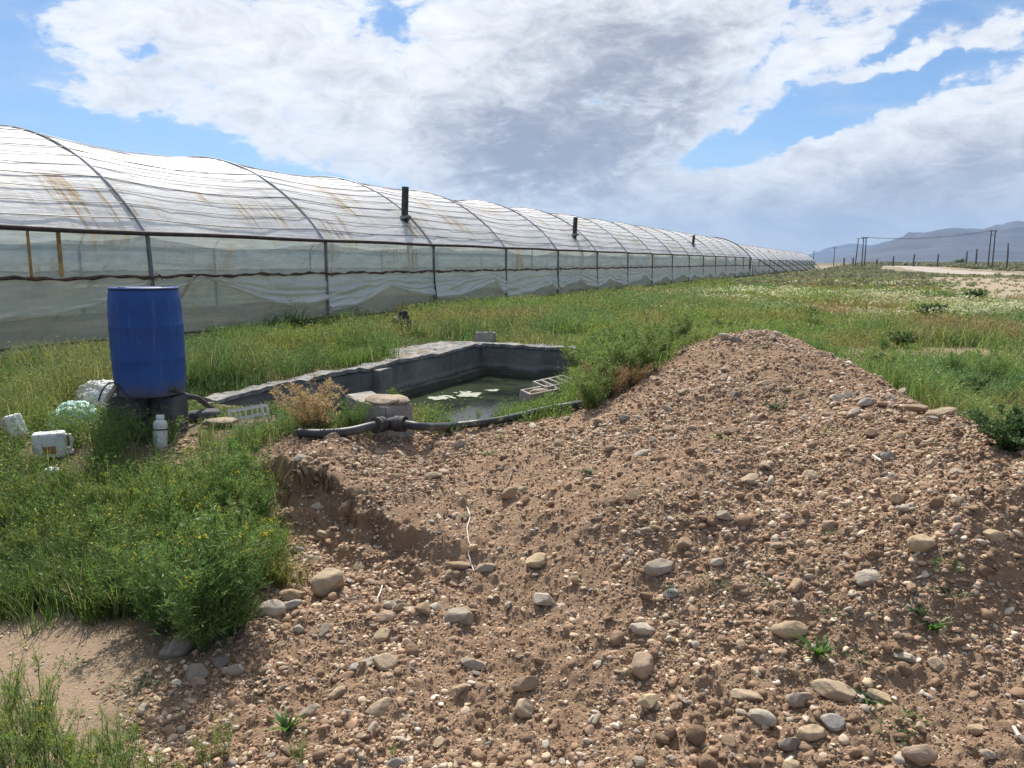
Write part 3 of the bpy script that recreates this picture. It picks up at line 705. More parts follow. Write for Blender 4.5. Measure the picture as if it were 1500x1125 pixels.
# blue drum on its blocks
dz = .545; dc = P(222, 577, dz); dr = empty('drum', dc, R(20), label='blue plastic drum standing on stacked blocks by the pond', cat='drum')
Hh = .865; prof = [(.20, .0), (.245, .006), (.262, .03), (.266, .10), (.271, .2), (.2735, .293), (.2745, .297), (.2745, .308), (.2738, .312), (.275, .44), (.2745, .553), (.2755, .557), (.2755, .568), (.2742, .572), (.272, .67), (.268, .75), (.261, .81), (.2525, .845), (.2545, .852), (.2545, .862), (.248, .866), (.240, .86), (.236, .845), (.05, .85)]
MB().lathe(prof, 56).build('body', M_BLUE, dr, True)
for a in (0, math.pi):
    MB().lathe([(.034, .845), (.034, .862), (.028, .868)], 16, Matrix.Translation((.16*math.cos(a), .16*math.sin(a), 0))).build('bung', M_BLACK, dr, True)
MB().lathe([(.2525, .842), (.2575, .846), (.2575, .857), (.2525, .861)], 56).build('rim_band', simple_mat('dark_blue_band', (.012, .03, .10), .5, .1), dr, True)
def grid_block(name, xs, ys, solid, h, mat, parent=None, bevel=.006):
    """block with square holes: cells of a plan grid, solid or open, extruded"""
    bm = bmesh.new(); V = {}
    def vv(i, j, k):
        if (i, j, k) not in V: V[(i, j, k)] = bm.verts.new((xs[i], ys[j], h*k))
        return V[(i, j, k)]
    nx_, ny_ = len(xs)-1, len(ys)-1; sol = lambda i, j: 0 <= i < nx_ and 0 <= j < ny_ and solid[j][i]
    for i in range(nx_):
        for j in range(ny_):
            if not sol(i, j): continue
            for k in (0, 1): bm.faces.new([vv(i, j, k), vv(i+1, j, k), vv(i+1, j+1, k), vv(i, j+1, k)])
            for (di, dj, a, b) in ((-1, 0, (i, j), (i, j+1)), (1, 0, (i+1, j), (i+1, j+1)), (0, -1, (i, j), (i+1, j)), (0, 1, (i, j+1), (i+1, j+1))):
                if not sol(i+di, j+dj): bm.faces.new([vv(*a, 0), vv(*b, 0), vv(*b, 1), vv(*a, 1)])
    bmesh.ops.recalc_face_normals(bm, faces=bm.faces)
    bmesh.ops.bevel(bm, geom=[e for e in bm.edges if e.calc_face_angle(0) > .5], offset=bevel, segments=2, affect='EDGES')
    sd_ = random.random()*50
    for v in bm.verts:
        v.co += Vector((random.gauss(0, 1), random.gauss(0, 1), random.gauss(0, 1)))*.0012
    me = bpy.data.meshes.new(name); bm.to_mesh(me); bm.free(); me.materials.append(mat)
    return link(bpy.data.objects.new(name, me), parent)
def hollow(mat, L=.4, Wd=.2, h=.19, holes=2):
    t_ = .032; cw = (L-t_*(holes+1))/holes; xs = [-L/2]; 
    for i in range(holes): xs += [xs[-1]+t_, xs[-1]+t_+cw]
    xs.append(L/2); ys = [-Wd/2, -Wd/2+t_, Wd/2-t_, Wd/2]; n = 2*holes+1
    return xs, ys, [[1]*n, [1 if i % 2 == 0 else 0 for i in range(n)], [1]*n], h, mat
c0 = np.array(dc); rgt = np.array([.94, -.34, 0]); fwd = np.array([.34, .94, 0])
gz = Hp(c0[0], c0[1], False)
bh = (dz-.01-gz+.06)/2
def stack(off, rz, lab1, lab2, mats, ln=.30):
    b = c0+rgt*off[0]+fwd*off[1]
    for i, lab in enumerate((lab1, lab2)):
        o = grid_block('concrete_block', *hollow(mats[i], ln if i else ln*.94, .19, bh-.004), bevel=.007)
        place(o, (b[0], b[1], gz-.05+i*bh), rz+i*R(3)); tag(o, lab, 'block', 'blocks under the blue drum')
stack((-.13, -.10), R(-18), 'grey block at the foot of the left pile under the blue drum', 'grey block topping the left pile, touching the drum underside', (M_BLOCKD, M_BLOCKD), .30)
stack((.15, .03), R(-20), 'dark block at the foot of the right pile under the blue drum', 'dark block topping the right pile under the drum, by the hose', (M_BLOCKD, M_BLOCKD), .21)
m = MB(); a = c0+rgt*-.285+fwd*-.26; b = c0+rgt*.06+fwd*-.27; pts = []
for q in np.linspace(0, 1, 15): pts.append((*(a+(b-a)*q)[:2], dz-.03+.17*math.sin(math.pi*q)**.8-.03*q))
o = m.tube(pts, .0065, 6).build('wire_loop', M_BLACK, None, True); tag(o, 'thin black wire loop arching in front of the foot of the drum', 'wire')
h0 = c0+rgt*.255+fwd*-.06; e = at(322, 606)
pts = [h0+[0, 0, .06], h0+rgt*.03+[0, 0, .065], (h0*.75+e*.25)+[0, 0, .055], (h0*.5+e*.5)+[0, 0, .075], (h0*.22+e*.78)+[0, 0, .03], e+[0, 0, .0], e+rgt*.1+[0, 0, -.05]]
tag(MB().tube(pts, .024, 10).build('hose', M_HOSE, None, True), 'short black hose curving from the drum down to flat stones', 'hose')
# stick behind the drum
a = P(262, 436, 1.33); a = c0+fwd*.35+rgt*.22; a = np.array([a[0], a[1], .3]); d_ = ray(286, 404); kk = (a[1]+.1)/d_[1]; b = np.array([0, 0, CAMZ])+d_*kk
d2 = ray(266, 432); k2 = (a[1])/d2[1]; a2 = np.array([0, 0, CAMZ])+d2*k2; a = a2+(a2-b)*5.2; a[2] = max(a[2], .2)
tag(MB().tube([a, a2, b], [.022, .018, .015], 8).build('stick', M_WOOD, None, True), 'grey wooden stick poking up behind the blue drum', 'stick')

# jerrycans, bottle, sack, crate in the weeds
def jerry(label, loc, rz, rx, sc=1.0, ry=0):
    g = empty('jerrycan', loc, rz, label=label, cat='jerrycan'); g.rotation_euler = (rx, ry, rz); g.scale = (sc, sc, sc)
    m = MB(); m.box((0, 0, .17), (.26, .17, .30)); b = m.build('body', M_WHITE, g, True, bevel=.035, seg=4)
    for z in (.09, .25): MB().box((0, 0, z), (.263, .173, .012)).build('rib', M_WHITE, b, True, bevel=.004)
    MB().tube([(-.09, 0, .305), (-.085, 0, .36), (-.02, 0, .37), (.05, 0, .36), (.055, 0, .31)], .016, 10).build('handle', M_WHITE, g, True)
    MB().lathe([(.028, .31), (.028, .345), (.033, .346), (.033, .375), (.028, .38)], 18, Matrix.Translation((.098, 0, 0))).build('cap', M_WHITE, g, True)
    MB().box((.045, -.0865, .17), (.08, .003, .12)).build('label', M_PATCH, g)
    return g
j = at(84, 676); jerry('white jerrycan with a brown label patch lying in the weeds', (j[0]-.20, j[1]+.02, j[2]+.11), R(22), R(-4), .72, R(90))
j = at(8, 655); jerry('white jerrycan tipped over, left of the labelled jerrycan', (j[0], j[1]+.1, j[2]+.09), R(-25), R(20), .75, R(62))
def bottle(label, loc, sc, rx=0, rz=0, band=True):
    g = empty('bottle', loc, rz, label=label, cat='bottle'); g.rotation_euler = (rx, 0, rz); g.scale = (sc,)*3
    MB().lathe([(.05, 0), (.056, .008), (.058, .03), (.058, .16), (.055, .175), (.058, .19), (.058, .225), (.05, .245), (.03, .255), (.026, .26)], 28).build('body', M_WHITE, g, True)
    MB().lathe([(.033, .258), (.034, .262), (.034, .295), (.031, .30)], 24).build('cap', M_WHITE, g, True)
    if band: MB().lathe([(.0585, .166), (.0605, .168), (.0605, .176), (.0585, .178)], 28).build('strap', M_BLACK, g, True)
    return g
j = at(235, 654); bottle('white plastic bottle with screw cap standing in front of the drum', (j[0], j[1], j[2]-.02), .86, R(-7))
j = at(164, 632); bottle('small white bottle lying half hidden left of the drum blocks', (j[0], j[1], j[2]+.06), .72, R(65), R(50), False)
def crumple(name, label, cat, loc, size, mat, seed, rz=0, sub=5, amp=.35):
    bm = bmesh.new(); bmesh.ops.create_icosphere(bm, subdivisions=sub, radius=1)
    co_ = np.array([v.co for v in bm.verts]); n1_ = fbm(co_[:, 0]*2+co_[:, 2]*1.3+seed, co_[:, 1]*2-co_[:, 2]*1.1, seed, 4); n2_ = 1-np.abs(2*fbm(co_[:, 0]*3.5-co_[:, 2]*2, co_[:, 1]*3.5+co_[:, 2]*3, seed+3, 4)-1)
    for v, a_, b_ in zip(bm.verts, n1_, n2_):
        v.co *= 1+amp*(a_-.5)*1.6+amp*.45*(b_-.7); v.co.z = max(v.co.z, -.55)
        v.co = Vector((v.co.x*size[0], v.co.y*size[1], (v.co.z+.5)*size[2]))
    me = bpy.data.meshes.new(name); bm.to_mesh(me); bm.free(); me.materials.append(mat)
    for p_ in me.polygons: p_.use_smooth = True
    o = link(bpy.data.objects.new(name, me)); place(o, loc, rz); return tag(o, label, cat)
j = at(147, 606); crumple('sack', 'crumpled white sack slumped in grass behind the drum', 'sack', (j[0]+.02, j[1]+.15, j[2]+.0), (.30, .22, .21), M_SACK, 3, .3, 6, .30)
j = at(100, 632); crumple('plastic_bag', 'pale green plastic bag lying in tall grass near the sack', 'bag', (j[0], j[1]+.1, j[2]), (.20, .15, .15), M_GREENBAG, 8, .8)
j = at(76, 692); crumple('paper_scrap', 'small white crumpled scrap below the labelled jerrycan', 'litter', (j[0], j[1], j[2]), (.05, .04, .025), M_SACK, 11)
j = at(590, 512, False); jj = np.array([*SP(*(lambda q: (q[0], q[1]))(toSP(P(590, 489, .1)[0], P(590, 489, .1)[1]))), -.03])
g = empty('wrapped_stake', jj, .4, label='short stake wrapped in black plastic in the grass before the polytunnel', cat='stake')
g.scale = (1.4, 1.4, 1.3); MB().lathe([(.03, 0), (.03, .40)], 10).build('post', M_WOOD, g, True)
o = crumple('plastic_wrap', None, None, (0, 0, .12), (.11, .10, .22), M_BAG, 14, 0, 4, .5); o.parent = g; o.location = (0, 0, -.05); o.scale = (1.1, 1.1, 1.5)
o = crumple('plastic_hood', None, None, (0, 0, .4), (.13, .11, .12), M_BAG, 17, 0, 4, .6); o.parent = g; o.location = (-.02, 0, .22)
# plastic crate
j = at(368, 622); g = empty('crate', (j[0], j[1], j[2]-.02), R(8), label='broken white plastic crate frame lying by the pond edge', cat='crate'); g.rotation_euler = (R(-12), R(-9), R(8))
for z in (.01, .09, .165):
    m = MB()
    for (x, y, l, ax) in ((0, -.1, .26, 0), (0, .1, .26, 0), (-.13, 0, .2, 1), (.13, 0, .2, 1)):
        m.box((x, y, z), (l, .008, .016) if ax == 0 else (.008, l-.009, .0155))
    m.build('rail', M_WHITE, g)
for x in (-.137, -.05, .05, .137):
    for y in (-.107, .107): MB().box((x, y, .088), (.02 if abs(x) > .1 else .009, .009, .178)).build('upright', M_WHITE, g)
# flat stones at the hose end
def lump(name, label, cat, loc, size, mat, seed, rz=0, amp=.3, group=None, flat=0):
    bm = bmesh.new(); bmesh.ops.create_icosphere(bm, subdivisions=3, radius=1)
    for v in bm.verts:
        c_ = v.co.copy(); n_ = float(fbm(np.array([c_.x*1.5+seed*3.1+c_.z]), np.array([c_.y*1.5-c_.z*1.2]), seed, 3)[0])-.5
        v.co *= 1+n_*amp*2
        v.co.z = max(min(v.co.z, .75), -.7)
        v.co = Vector((v.co.x*size[0], v.co.y*size[1], v.co.z*size[2]))
    me = bpy.data.meshes.new(name); bm.to_mesh(me); bm.free(); me.materials.append(mat)
    for p_ in me.polygons: p_.use_smooth = True
    o = link(bpy.data.objects.new(name, me)); place(o, loc, rz); return tag(o, label, cat, group)
j = at(318, 628); lump('flat_stone', 'flat pale stone slab resting by the end of the short hose', 'stone', j+[0, .05, .05], (.15, .11, .035), M_LUMP, 21, .3)
j = at(300, 618); lump('flat_stone', 'grey slab of rubble under the flat pale stone by the drum', 'stone', j+[-.05, .1, .04], (.14, .10, .06), M_BLOCKD, 22, .8)

# broken concrete block with a mortar cap, near the coupling
bl = at(566, 647); g = empty('broken_block', (bl[0]-.10, bl[1]+.29, bl[2]-.03), R(-38), label='big broken cement block with a lump of mortar on top, behind the pipe', cat='block'); g.scale = (1.14, 1.14, .98)
bm = bmesh.new(); X0, Y0 = .21, .13
v_ = [bm.verts.new(c) for c in [(-X0, -Y0, 0), (X0, -Y0, 0), (X0, Y0, 0), (-X0, Y0, 0), (-X0, -Y0, .36), (-.02, -Y0, .30), (X0, -Y0, .31), (X0, Y0, .30), (-.02, Y0, .31), (-X0, Y0, .35)]]
for f_ in ((3, 2, 1, 0), (0, 1, 6, 5, 4), (1, 2, 7, 6), (2, 3, 9, 8, 7), (3, 0, 4, 9), (4, 5, 8, 9), (5, 6, 7, 8)): bm.faces.new([v_[i] for i in f_])
bmesh.ops.bevel(bm, geom=list(bm.edges), offset=.012, segments=2, affect='EDGES')
bmesh.ops.triangulate(bm, faces=list(bm.faces)); bmesh.ops.subdivide_edges(bm, edges=list(bm.edges), cuts=3, use_grid_fill=True)
for v in bm.verts:
    c_ = v.co; n_ = float(fbm(np.array([c_.x*14+c_.z*9]), np.array([c_.y*14-c_.z*7]), 401, 3)[0])-.5; v.co += Vector((n_*.022, n_*.02, n_*.016))
me = bpy.data.meshes.new('block'); bm.to_mesh(me); bm.free(); me.materials.append(M_BLOCK); link(bpy.data.objects.new('block', me), g)
o = lump('mortar', None, None, (0, 0, 0), (.155, .115, .042), M_LUMP, 33, 0, .45); o.parent = g; o.location = (.07, .0, .325)
# hollow block and a solid one by the right end of the pipe
b1 = at(806, 588); o = grid_block('hollow_block', *hollow(M_BLOCK, .46, .24, .20, 4)); place(o, (b1[0]+.06, b1[1]+.45, b1[2]-.04), R(38), R(10), R(-4))
tag(o, 'cement block with four open cells, at the pond edge by the weeds', 'block')
o = grid_block('solid_block', *hollow(M_BLOCK, .42, .20, .13, 1)); place(o, (b1[0]-.10, b1[1]+.16, b1[2]-.02), R(36), R(7), R(-3)); tag(o, 'cement block with a dirt filled trough, beside the four celled block', 'block')
lump('rubble', 'clod of rubble filling the trough block by the pipe', 'rubble', (b1[0]-.10, b1[1]+.16, b1[2]+.07), (.15, .06, .05), M_LUMP, 35, R(36))
b2 = P(711, 499, .17); o = grid_block('brick', *hollow(M_BLOCK, .36, .18, .18, 2)); place(o, (b2[0], b2[1]+.1, .14), R(-20)); tag(o, 'small cement block standing on the far left corner of the pond', 'block')

# black water pipe with a coupling, along the lip of the pond
pp = []
for u, v, up in [(438,634,.0),(470,635,.015),(510,632,.03),(545,624,.075),(566,621,.09),(590,621,.09),(620,625,.06),(660,624,.035),(700,620,.03),(745,613,.03),(790,602,.03),(834,594,.02),(860,590,-.05)]:
    d = ray(u, v); q = at(u, v+(27 if up > .05 else 8)); kk = q[1]/d[1]; pp.append(np.array([d[0]*kk, d[1]*kk, CAMZ+d[2]*kk]))
pc = [Vector(p_) for p_ in pp]; fine_ = []
for i in range(len(pc)-1):
    p0_, p1_, p2_, p3_ = pc[max(i-1, 0)], pc[i], pc[i+1], pc[min(i+2, len(pc)-1)]
    for q in np.linspace(0, 1, 7, endpoint=False):
        fine_.append(.5*((2*p1_)+(p2_-p0_)*q+(2*p0_-5*p1_+4*p2_-p3_)*q*q+(3*p1_-p0_-3*p2_+p3_)*q**3))
fine_.append(pc[-1])
for f_ in fine_: f_.z = max(f_.z, Hp(f_.x, f_.y)+.012)
g = empty('water_pipe', (0, 0, 0), label='long black plastic water pipe with a bulky coupling, along the pond lip', cat='pipe')
MB().tube(fine_, .033, 14).build('pipe', M_HOSE, g, True)
k0 = 7*3+2; k1 = 7*5+1
cpl = MB().tube(fine_[k0:k1], .050, 16).build('coupling', M_BLACK, g, True)
for k in (k0, k0+2, k1-3, k1-1):
    a_, b_ = fine_[k], fine_[k+1]; t_ = (b_-a_).normalized()*.02; MB().tube([a_-t_, a_+t_], .062, 16).build('clamp_ring', M_BLACK, cpl, True)
# cord, loop, bones of twig
def strand(name, label, cat, uvs, r, mat, group=None):
    pts = [Vector(at(u, v))+Vector((0, 0, r+.012)) for u, v in uvs]
    return tag(MB().tube(pts, r, 6).build(name, mat, None, True), label, cat, group)
strand('cord', 'thin pale cord trailing over stones at the end of the bank', 'cord', [(685,748),(689,760),(684,777),(686,795),(690,805),(686,815),(690,828),(694,840)], .0035, M_CORD)
strand('twig_loop', 'thin bent twig loop lying on bare dirt below the pipe', 'twig', [(728,698),(713,702),(709,712),(716,722),(733,723),(744,712),(750,695)], .006, M_TWIG)
strand('twig', 'short dry twig among stones left of centre on the gravel', 'twig', [(553,880),(557,872),(560,862)], .004, M_CORD)
strand('twig', 'thin curved dry twig near the long greenish slab stone', 'twig', [(485,998),(496,985),(500,968)], .0035, M_TWIG)
strand('twig', 'pale dry stick at the right of the gravel, by the bottom stones', 'twig', [(1484,1072),(1492,1085),(1499,1092)], .006, M_CORD)
strand('twig', 'bleached straight stick lying on the slope of the gravel heap', 'twig', [(1278,672),(1290,680)], .007, M_CORD)
strand('twig', 'forked twig standing over the water by the broken block', 'twig', [(590,612),(600,607),(606,601)], .004, M_TWIG)
for (u, v, sx, sy, lab) in ((645, 583, .20, .10, 'flat grey scum raft floating nearest the pilaster'), (688, 578, .24, .11, 'pale scum raft with a stick floating in mid pond'), (722, 572, .12, .04, 'thin strip of floating scum at the right of the rafts')):
    w_ = P(u, v, -.394); n_ = 60; gx, gy = np.meshgrid(np.linspace(-1.35, 1.35, n_), np.linspace(-1.35, 1.35, n_))
    kk_ = (np.hypot(gx, gy)+(fbm(gx*2.2+u, gy*2.2, u, 4, .6)-.5)*1.9) < .80; kk_[0] = kk_[-1] = False; kk_[:, 0] = kk_[:, -1] = False
    ii_ = np.arange(n_*n_).reshape(n_, n_); fc = np.stack([ii_[:-1, :-1], ii_[:-1, 1:], ii_[1:, 1:], ii_[1:, :-1]], -1)[kk_[:-1, :-1]].reshape(-1, 4)
    vv_ = np.stack([gx*sx, gy*sy*2.4, .007*fbm(gx*6, gy*6, 3+u, 3)], -1).reshape(-1, 3); us_, inv_ = np.unique(fc, return_inverse=True)
    o = mesh_np('scum_raft', vv_[us_], inv_.reshape(-1, 4), M_SCUM); place(o, w_, .5); tag(o, lab, 'scum')

# ------------------------------------------------------------------ poles, wires and posts across the plain
M_POLE = simple_mat('weathered_pole', (.10, .085, .075), .9, .3, 3, .3)
M_INS = simple_mat('insulator', (.30, .26, .24), .4, .1)
def upx(u, vb, vt):              # foot and height of something standing on the plain
    b = P(u, vb, 0); b[2] = Hp(b[0], b[1], False); return b, (vb-vt)/FPX*b[1]*1.02
def crossarm(parent, h, w, n, z=0):
    a = MB().box((0, 0, h), (w, .14, .14)).build('crossarm', M_POLE, parent, bevel=.01)
    for x in np.linspace(-w/2+.12, w/2-.12, n): MB().lathe([(.05, 0), (.08, .05), (.05, .12), (.08, .17), (.05, .24), (.02, .26)], 10, Matrix.Translation((x, 0, h+.07))).build('insulator', M_INS, a, True)
def hframe(label, u0, u1, vb, vt, extra=False):
    b, h = upx((u0+u1)/2, vb, vt); w = (u1-u0)/FPX*b[1]; g = empty('utility_pole', b, R(-8), label=label, cat='utility pole')
    for x in (-w/2, w/2): MB().tube([(x, 0, -.5), (x*.9, 0, h)], [.20, .14], 10).build('pole', M_POLE, g, True)
    crossarm(g, h-.35, w+1.3, 3); MB().tube([(-w/2, .0, h-.8), (w/2, .0, h-2.2)], .05, 6).build('brace', M_POLE, g, True)
    if extra:
        MB().tube([(-w/2-1.5-.5, 0, -.5), (-w/2-1.5, 0, h-.6)], [.19, .13], 10).build('pole', M_POLE, g, True); MB().box((-w/2-.5, 0.2, h-.55), (3.0, .12, .12)).build('tie_beam', M_POLE, g, bevel=.01)
    return b, h
b1_, h1_ = hframe('cluster of three dark poles with a cross beam, nearer the polytunnel', 1262, 1266, 392.5, 349, True)
b2_, h2_ = hframe('tall double pole with crossarm, right of the dirt road bend', 1447, 1453, 393.5, 339.5)
for (u, vb, vt, lab) in ((1221, 391, 363, 'thin single pole with crossarm just beyond the end of the polytunnel'), (1191, 390, 368, 'leftmost short pole peeping past the polytunnel end')):
    b, h = upx(u, vb, vt); g = empty('utility_pole', b, R(-8), label=lab, cat='utility pole')
    MB().tube([(0, 0, -.5), (0, 0, h)], [.18, .12], 9).build('pole', M_POLE, g, True); crossarm(g, h-.4, 1.8 if u > 1200 else 1.0, 3)
for j, (dx_o, sag) in enumerate(((-.9, 2.2), (0, 2.7), (.9, 2.4))):
    a = Vector(b1_)+Vector((dx_o, 0, h1_-.1)); b = Vector(b2_)+Vector((dx_o, 0, h2_-.1)); pts = []
    for q in np.linspace(0, 1, 18): p_ = a.lerp(b, q); p_.z -= sag*4*q*(1-q)*.5; pts.append(p_)
    tag(MB().tube(pts, .035, 5).build('overhead_wire', M_POLE, None, True), ['sagging overhead wire between the pole clusters, left strand', 'sagging overhead wire between the pole clusters, lowest middle strand', 'sagging overhead wire between the pole clusters, right strand'][j], 'wire', 'overhead wires')
posts_ = [(1236,389,378,'short fence post between the lone pole and the triple poles'),(1249,391,378,'short fence post just left of the triple pole cluster'),(1284,390,380,'short fence post right of the triple pole cluster'),(1308,390,376,'thin post on the plain left of the low dark bush'),(1338,390.5,373,'thin tall post on the plain before the road bend'),(1373,391,372.5,'lean thin post above the bend of the dirt road'),(1415,389,369,'thin post beside the round bush on the plain'),(1429,391,366,'thin post left of the tall double pole'),(1474,396,358,'tall bare post at the right, nearest past the double pole'),(1266,414,407,'tiny dark stump post in the meadow below the triple poles')]
for u, vb, vt, lab in posts_:
    b, h = upx(u, vb, vt); o = MB().tube([(0, 0, -.3), (random.uniform(-.05, .05), 0, h*.55), (random.uniform(-.15, .15), 0, h)], [b[1]*.0011, b[1]*.0010, b[1]*.0008], 7).build('fence_post', M_POLE, None, True)
    place(o, b); tag(o, lab, 'post', 'posts on the plain')
# ------------------------------------------------------------------ stones
def rock_base(sub, seed, facets, rough, sx, sy, sz):
    bm = bmesh.new(); bmesh.ops.create_icosphere(bm, subdivisions=sub, radius=1)
    v = np.array([x.co[:] for x in bm.verts]); f = np.array([[q.index for q in p.verts] for p in bm.faces]); bm.free()
    g = np.random.default_rng(seed)
    for _ in range(facets):
        n_ = g.normal(size=3); n_ /= np.linalg.norm(n_); d = g.uniform(.45, .88); e = v @ n_-d
        v = v-np.outer(np.maximum(e, 0)*.92, n_)
    m_ = fbm(v[:, 0]*1.6+v[:, 2]+seed, v[:, 1]*1.6-v[:, 2]*.8, seed, 3)-.5
    v = v*(1+rough*m_[:, None]*2)
    return v*np.array([sx, sy, sz]), f
def rand_rot(n, tilt=.5):
    a = rng.uniform(0, 2*np.pi, n); b = rng.normal(0, tilt, n); c = rng.normal(0, tilt, n)
    ca, sa, cb, sb, cc, sc_ = np.cos(a), np.sin(a), np.cos(b), np.sin(b), np.cos(c), np.sin(c)
    M_ = np.empty((n, 3, 3))
    M_[:, 0, 0] = ca*cb; M_[:, 0, 1] = ca*sb*sc_-sa*cc; M_[:, 0, 2] = ca*sb*cc+sa*sc_
    M_[:, 1, 0] = sa*cb; M_[:, 1, 1] = sa*sb*sc_+ca*cc; M_[:, 1, 2] = sa*sb*cc-ca*sc_
    M_[:, 2, 0] = -sb; M_[:, 2, 1] = cb*sc_; M_[:, 2, 2] = cb*cc
    return M_
PAL = 1.27*np.array([(.43, .33, .22), (.36, .31, .25), (.56, .48, .37), (.38, .24, .16), (.32, .215, .14), (.21, .18, .155), (.49, .385, .27), (.45, .34, .26)])
def merged(name, label_kind, x, y, size, bases, colr, sink, mat, tilt=.5, smooth=False):
    z = H(x, y); n = len(x); Vs = []; Fs = []; Cs = []; o = 0; pick = rng.integers(0, len(bases), n)
    for b, (bv, bf) in enumerate(bases):
        k = np.where(pick == b)[0]; 
        if not len(k): continue
        Rm = rand_rot(len(k), tilt); v = np.einsum('nij,mj->nmi', Rm, bv)*size[k][:, None, None]
        v += np.stack([x[k], y[k], z[k]+size[k]*sink], -1)[:, None, :]
        m_ = len(bv); Vs.append(v.reshape(-1, 3)); Fs.append((bf[None]+(np.arange(len(k))*m_)[:, None, None]+o).reshape(-1, 3)); Cs.append(np.repeat(colr[k], m_, 0)); o += len(k)*m_
    ob = mesh_np(name, np.concatenate(Vs), np.concatenate(Fs), mat, np.concatenate(Cs), smooth=smooth)
    return tag(ob, kind='stuff')
t = NT('gravel_stone'); co = t.coord()
n1 = t.noise(90, 4, .6, co); n2 = t.noise(28, 3, .6, co)
c = t.mix(t.math('MULTIPLY', t.ramp(n1, .4, .75), .3), t.attr(), (.16, .12, .09)); c = t.mix(t.math('MULTIPLY', t.ramp(n2, .5, .7), .25), c, (.40, .30, .2))
M_GRAVEL = t.done(t.principled(color=c, rough=.95, spec=.2, normal=t.bump(n1, .3, .004)))
M_EARTHC = M_EARTH
def polar(n, r0, r1, a0, a1, pw=1.0):
    a = rng.uniform(R(a0), R(a1), n); r = r0*(r1/r0)**(rng.uniform(0, 1, n)**pw); return r*np.sin(a), r*np.cos(a), r
bases_s = [rock_base(1, 500+i, 6, .28, 1, rng.uniform(.55, .95), rng.uniform(.35, .75)) for i in range(14)]
bases_m = [rock_base(2, 520+i, 7 if i % 3 else 16, .14, 1, rng.uniform(.5, .95), rng.uniform(.32, .75)) for i in range(21)]
def bankmask(x, y):             # steep shaded face keeps few stones
    yl = np.interp(x, SC[:, 0], SC[:, 1]); h = np.interp(x, SC[:, 0], SCH); return np.exp(-((y-yl+.06)/.12)**2)*(h > .05)
def keep_gravel(x, y, thr=None):
    g = gravel(x, y); g = g*(1-.25*bankmask(x, y)); 
    dens = .30+.95*sstep(.38, .62, fbm(x*1.3, y*1.3, 601, 4))
    return (rng.uniform(0, 1, len(x)) < g*dens) & (pool_out(x, y) > .3)
x, y, r = polar(480000, 1.5, 11, -40, 60, 1.05); k = keep_gravel(x, y); x, y, r = x[k], y[k], r[k]
n = len(x); u_ = rng.uniform(0, 1, n); smin = np.clip(.00105*r, .0026, .010); smax = .026
sz = (smin**-1.98+u_*(smax**-1.98-smin**-1.98))**(-1/1.98)
crumb = rng.uniform(0, 1, n) < np.where(sz < .010, .62, .30)
ci = rng.choice(len(PAL), n, p=[.22, .20, .09, .13, .10, .06, .12, .08]); colr = PAL[ci]*rng.uniform(.75, 1.2, (n, 1))
gcol = np.stack([.345+0*x, .228+0*x, .147+0*x], -1)*rng.uniform(.75, 1.1, (n, 1)); colr = np.where(crumb[:, None], gcol, colr)
sz = np.where(crumb, sz*1.25, sz); big = sz > .0105
tiny = sz < np.maximum(.0042, .0016*r)
bases_t = [rock_base(1, 540+i, 2, .3, 1, rng.uniform(.65, .95), rng.uniform(.4, .8)) for i in range(8)]
mid = ~big & ~tiny
merged('gravel', None, x[mid], y[mid], sz[mid], bases_s, colr[mid], .22, M_GRAVEL, .6)
merged('fine_gravel', None, x[tiny], y[tiny], sz[tiny], bases_t, colr[tiny], .3, M_GRAVEL, .8)
merged('pebbles', None, x[big], y[big], sz[big]*1.12, bases_m, colr[big], .02, M_GRAVEL, .3, False)
# crumbled soil clods, bigger than the fines
x, y, r = polar(5200, 1.6, 10, -38, 40, 1.0); k = (rng.uniform(0, 1, len(x)) < gravel(x, y)*(.15+.85*sstep(.46, .62, fbm(x*.9+4, y*.9, 611, 4)))) & (pool_out(x, y) > .35); x, y = x[k], y[k]; n = len(x)
merged('soil_clods', None, x, y, .011*(1-.97*rng.uniform(0, 1, n))**-.42, [rock_base(2, 560+i, 4, .42, 1, rng.uniform(.7, 1), rng.uniform(.5, .8)) for i in range(10)], np.stack([.34+0*x, .224+0*x, .144+0*x], -1)*rng.uniform(.78, 1.12, (n, 1)), .05, M_EARTHC, .6, True)
# sparse grit on the path, the pad by the drum and the field
x, y, r = polar(16000, 1.5, 9, -40, 10); k = (gravel(x, y) < .6) & (rng.uniform(0, 1, len(x)) < .25+.5*sandy(x, y)) & (pool_out(x, y) > .4); x, y, r = x[k], y[k], r[k]
n = len(x); sz = np.clip(.0012*r, .003, .01)*(1-.97*rng.uniform(0, 1, n))**-.45; sz = np.minimum(sz, .022)
merged('path_grit', None, x, y, sz, bases_s, PAL[rng.choice(len(PAL), n)]*rng.uniform(.75, 1.1, (n, 1)), .15, M_GRAVEL, .5)

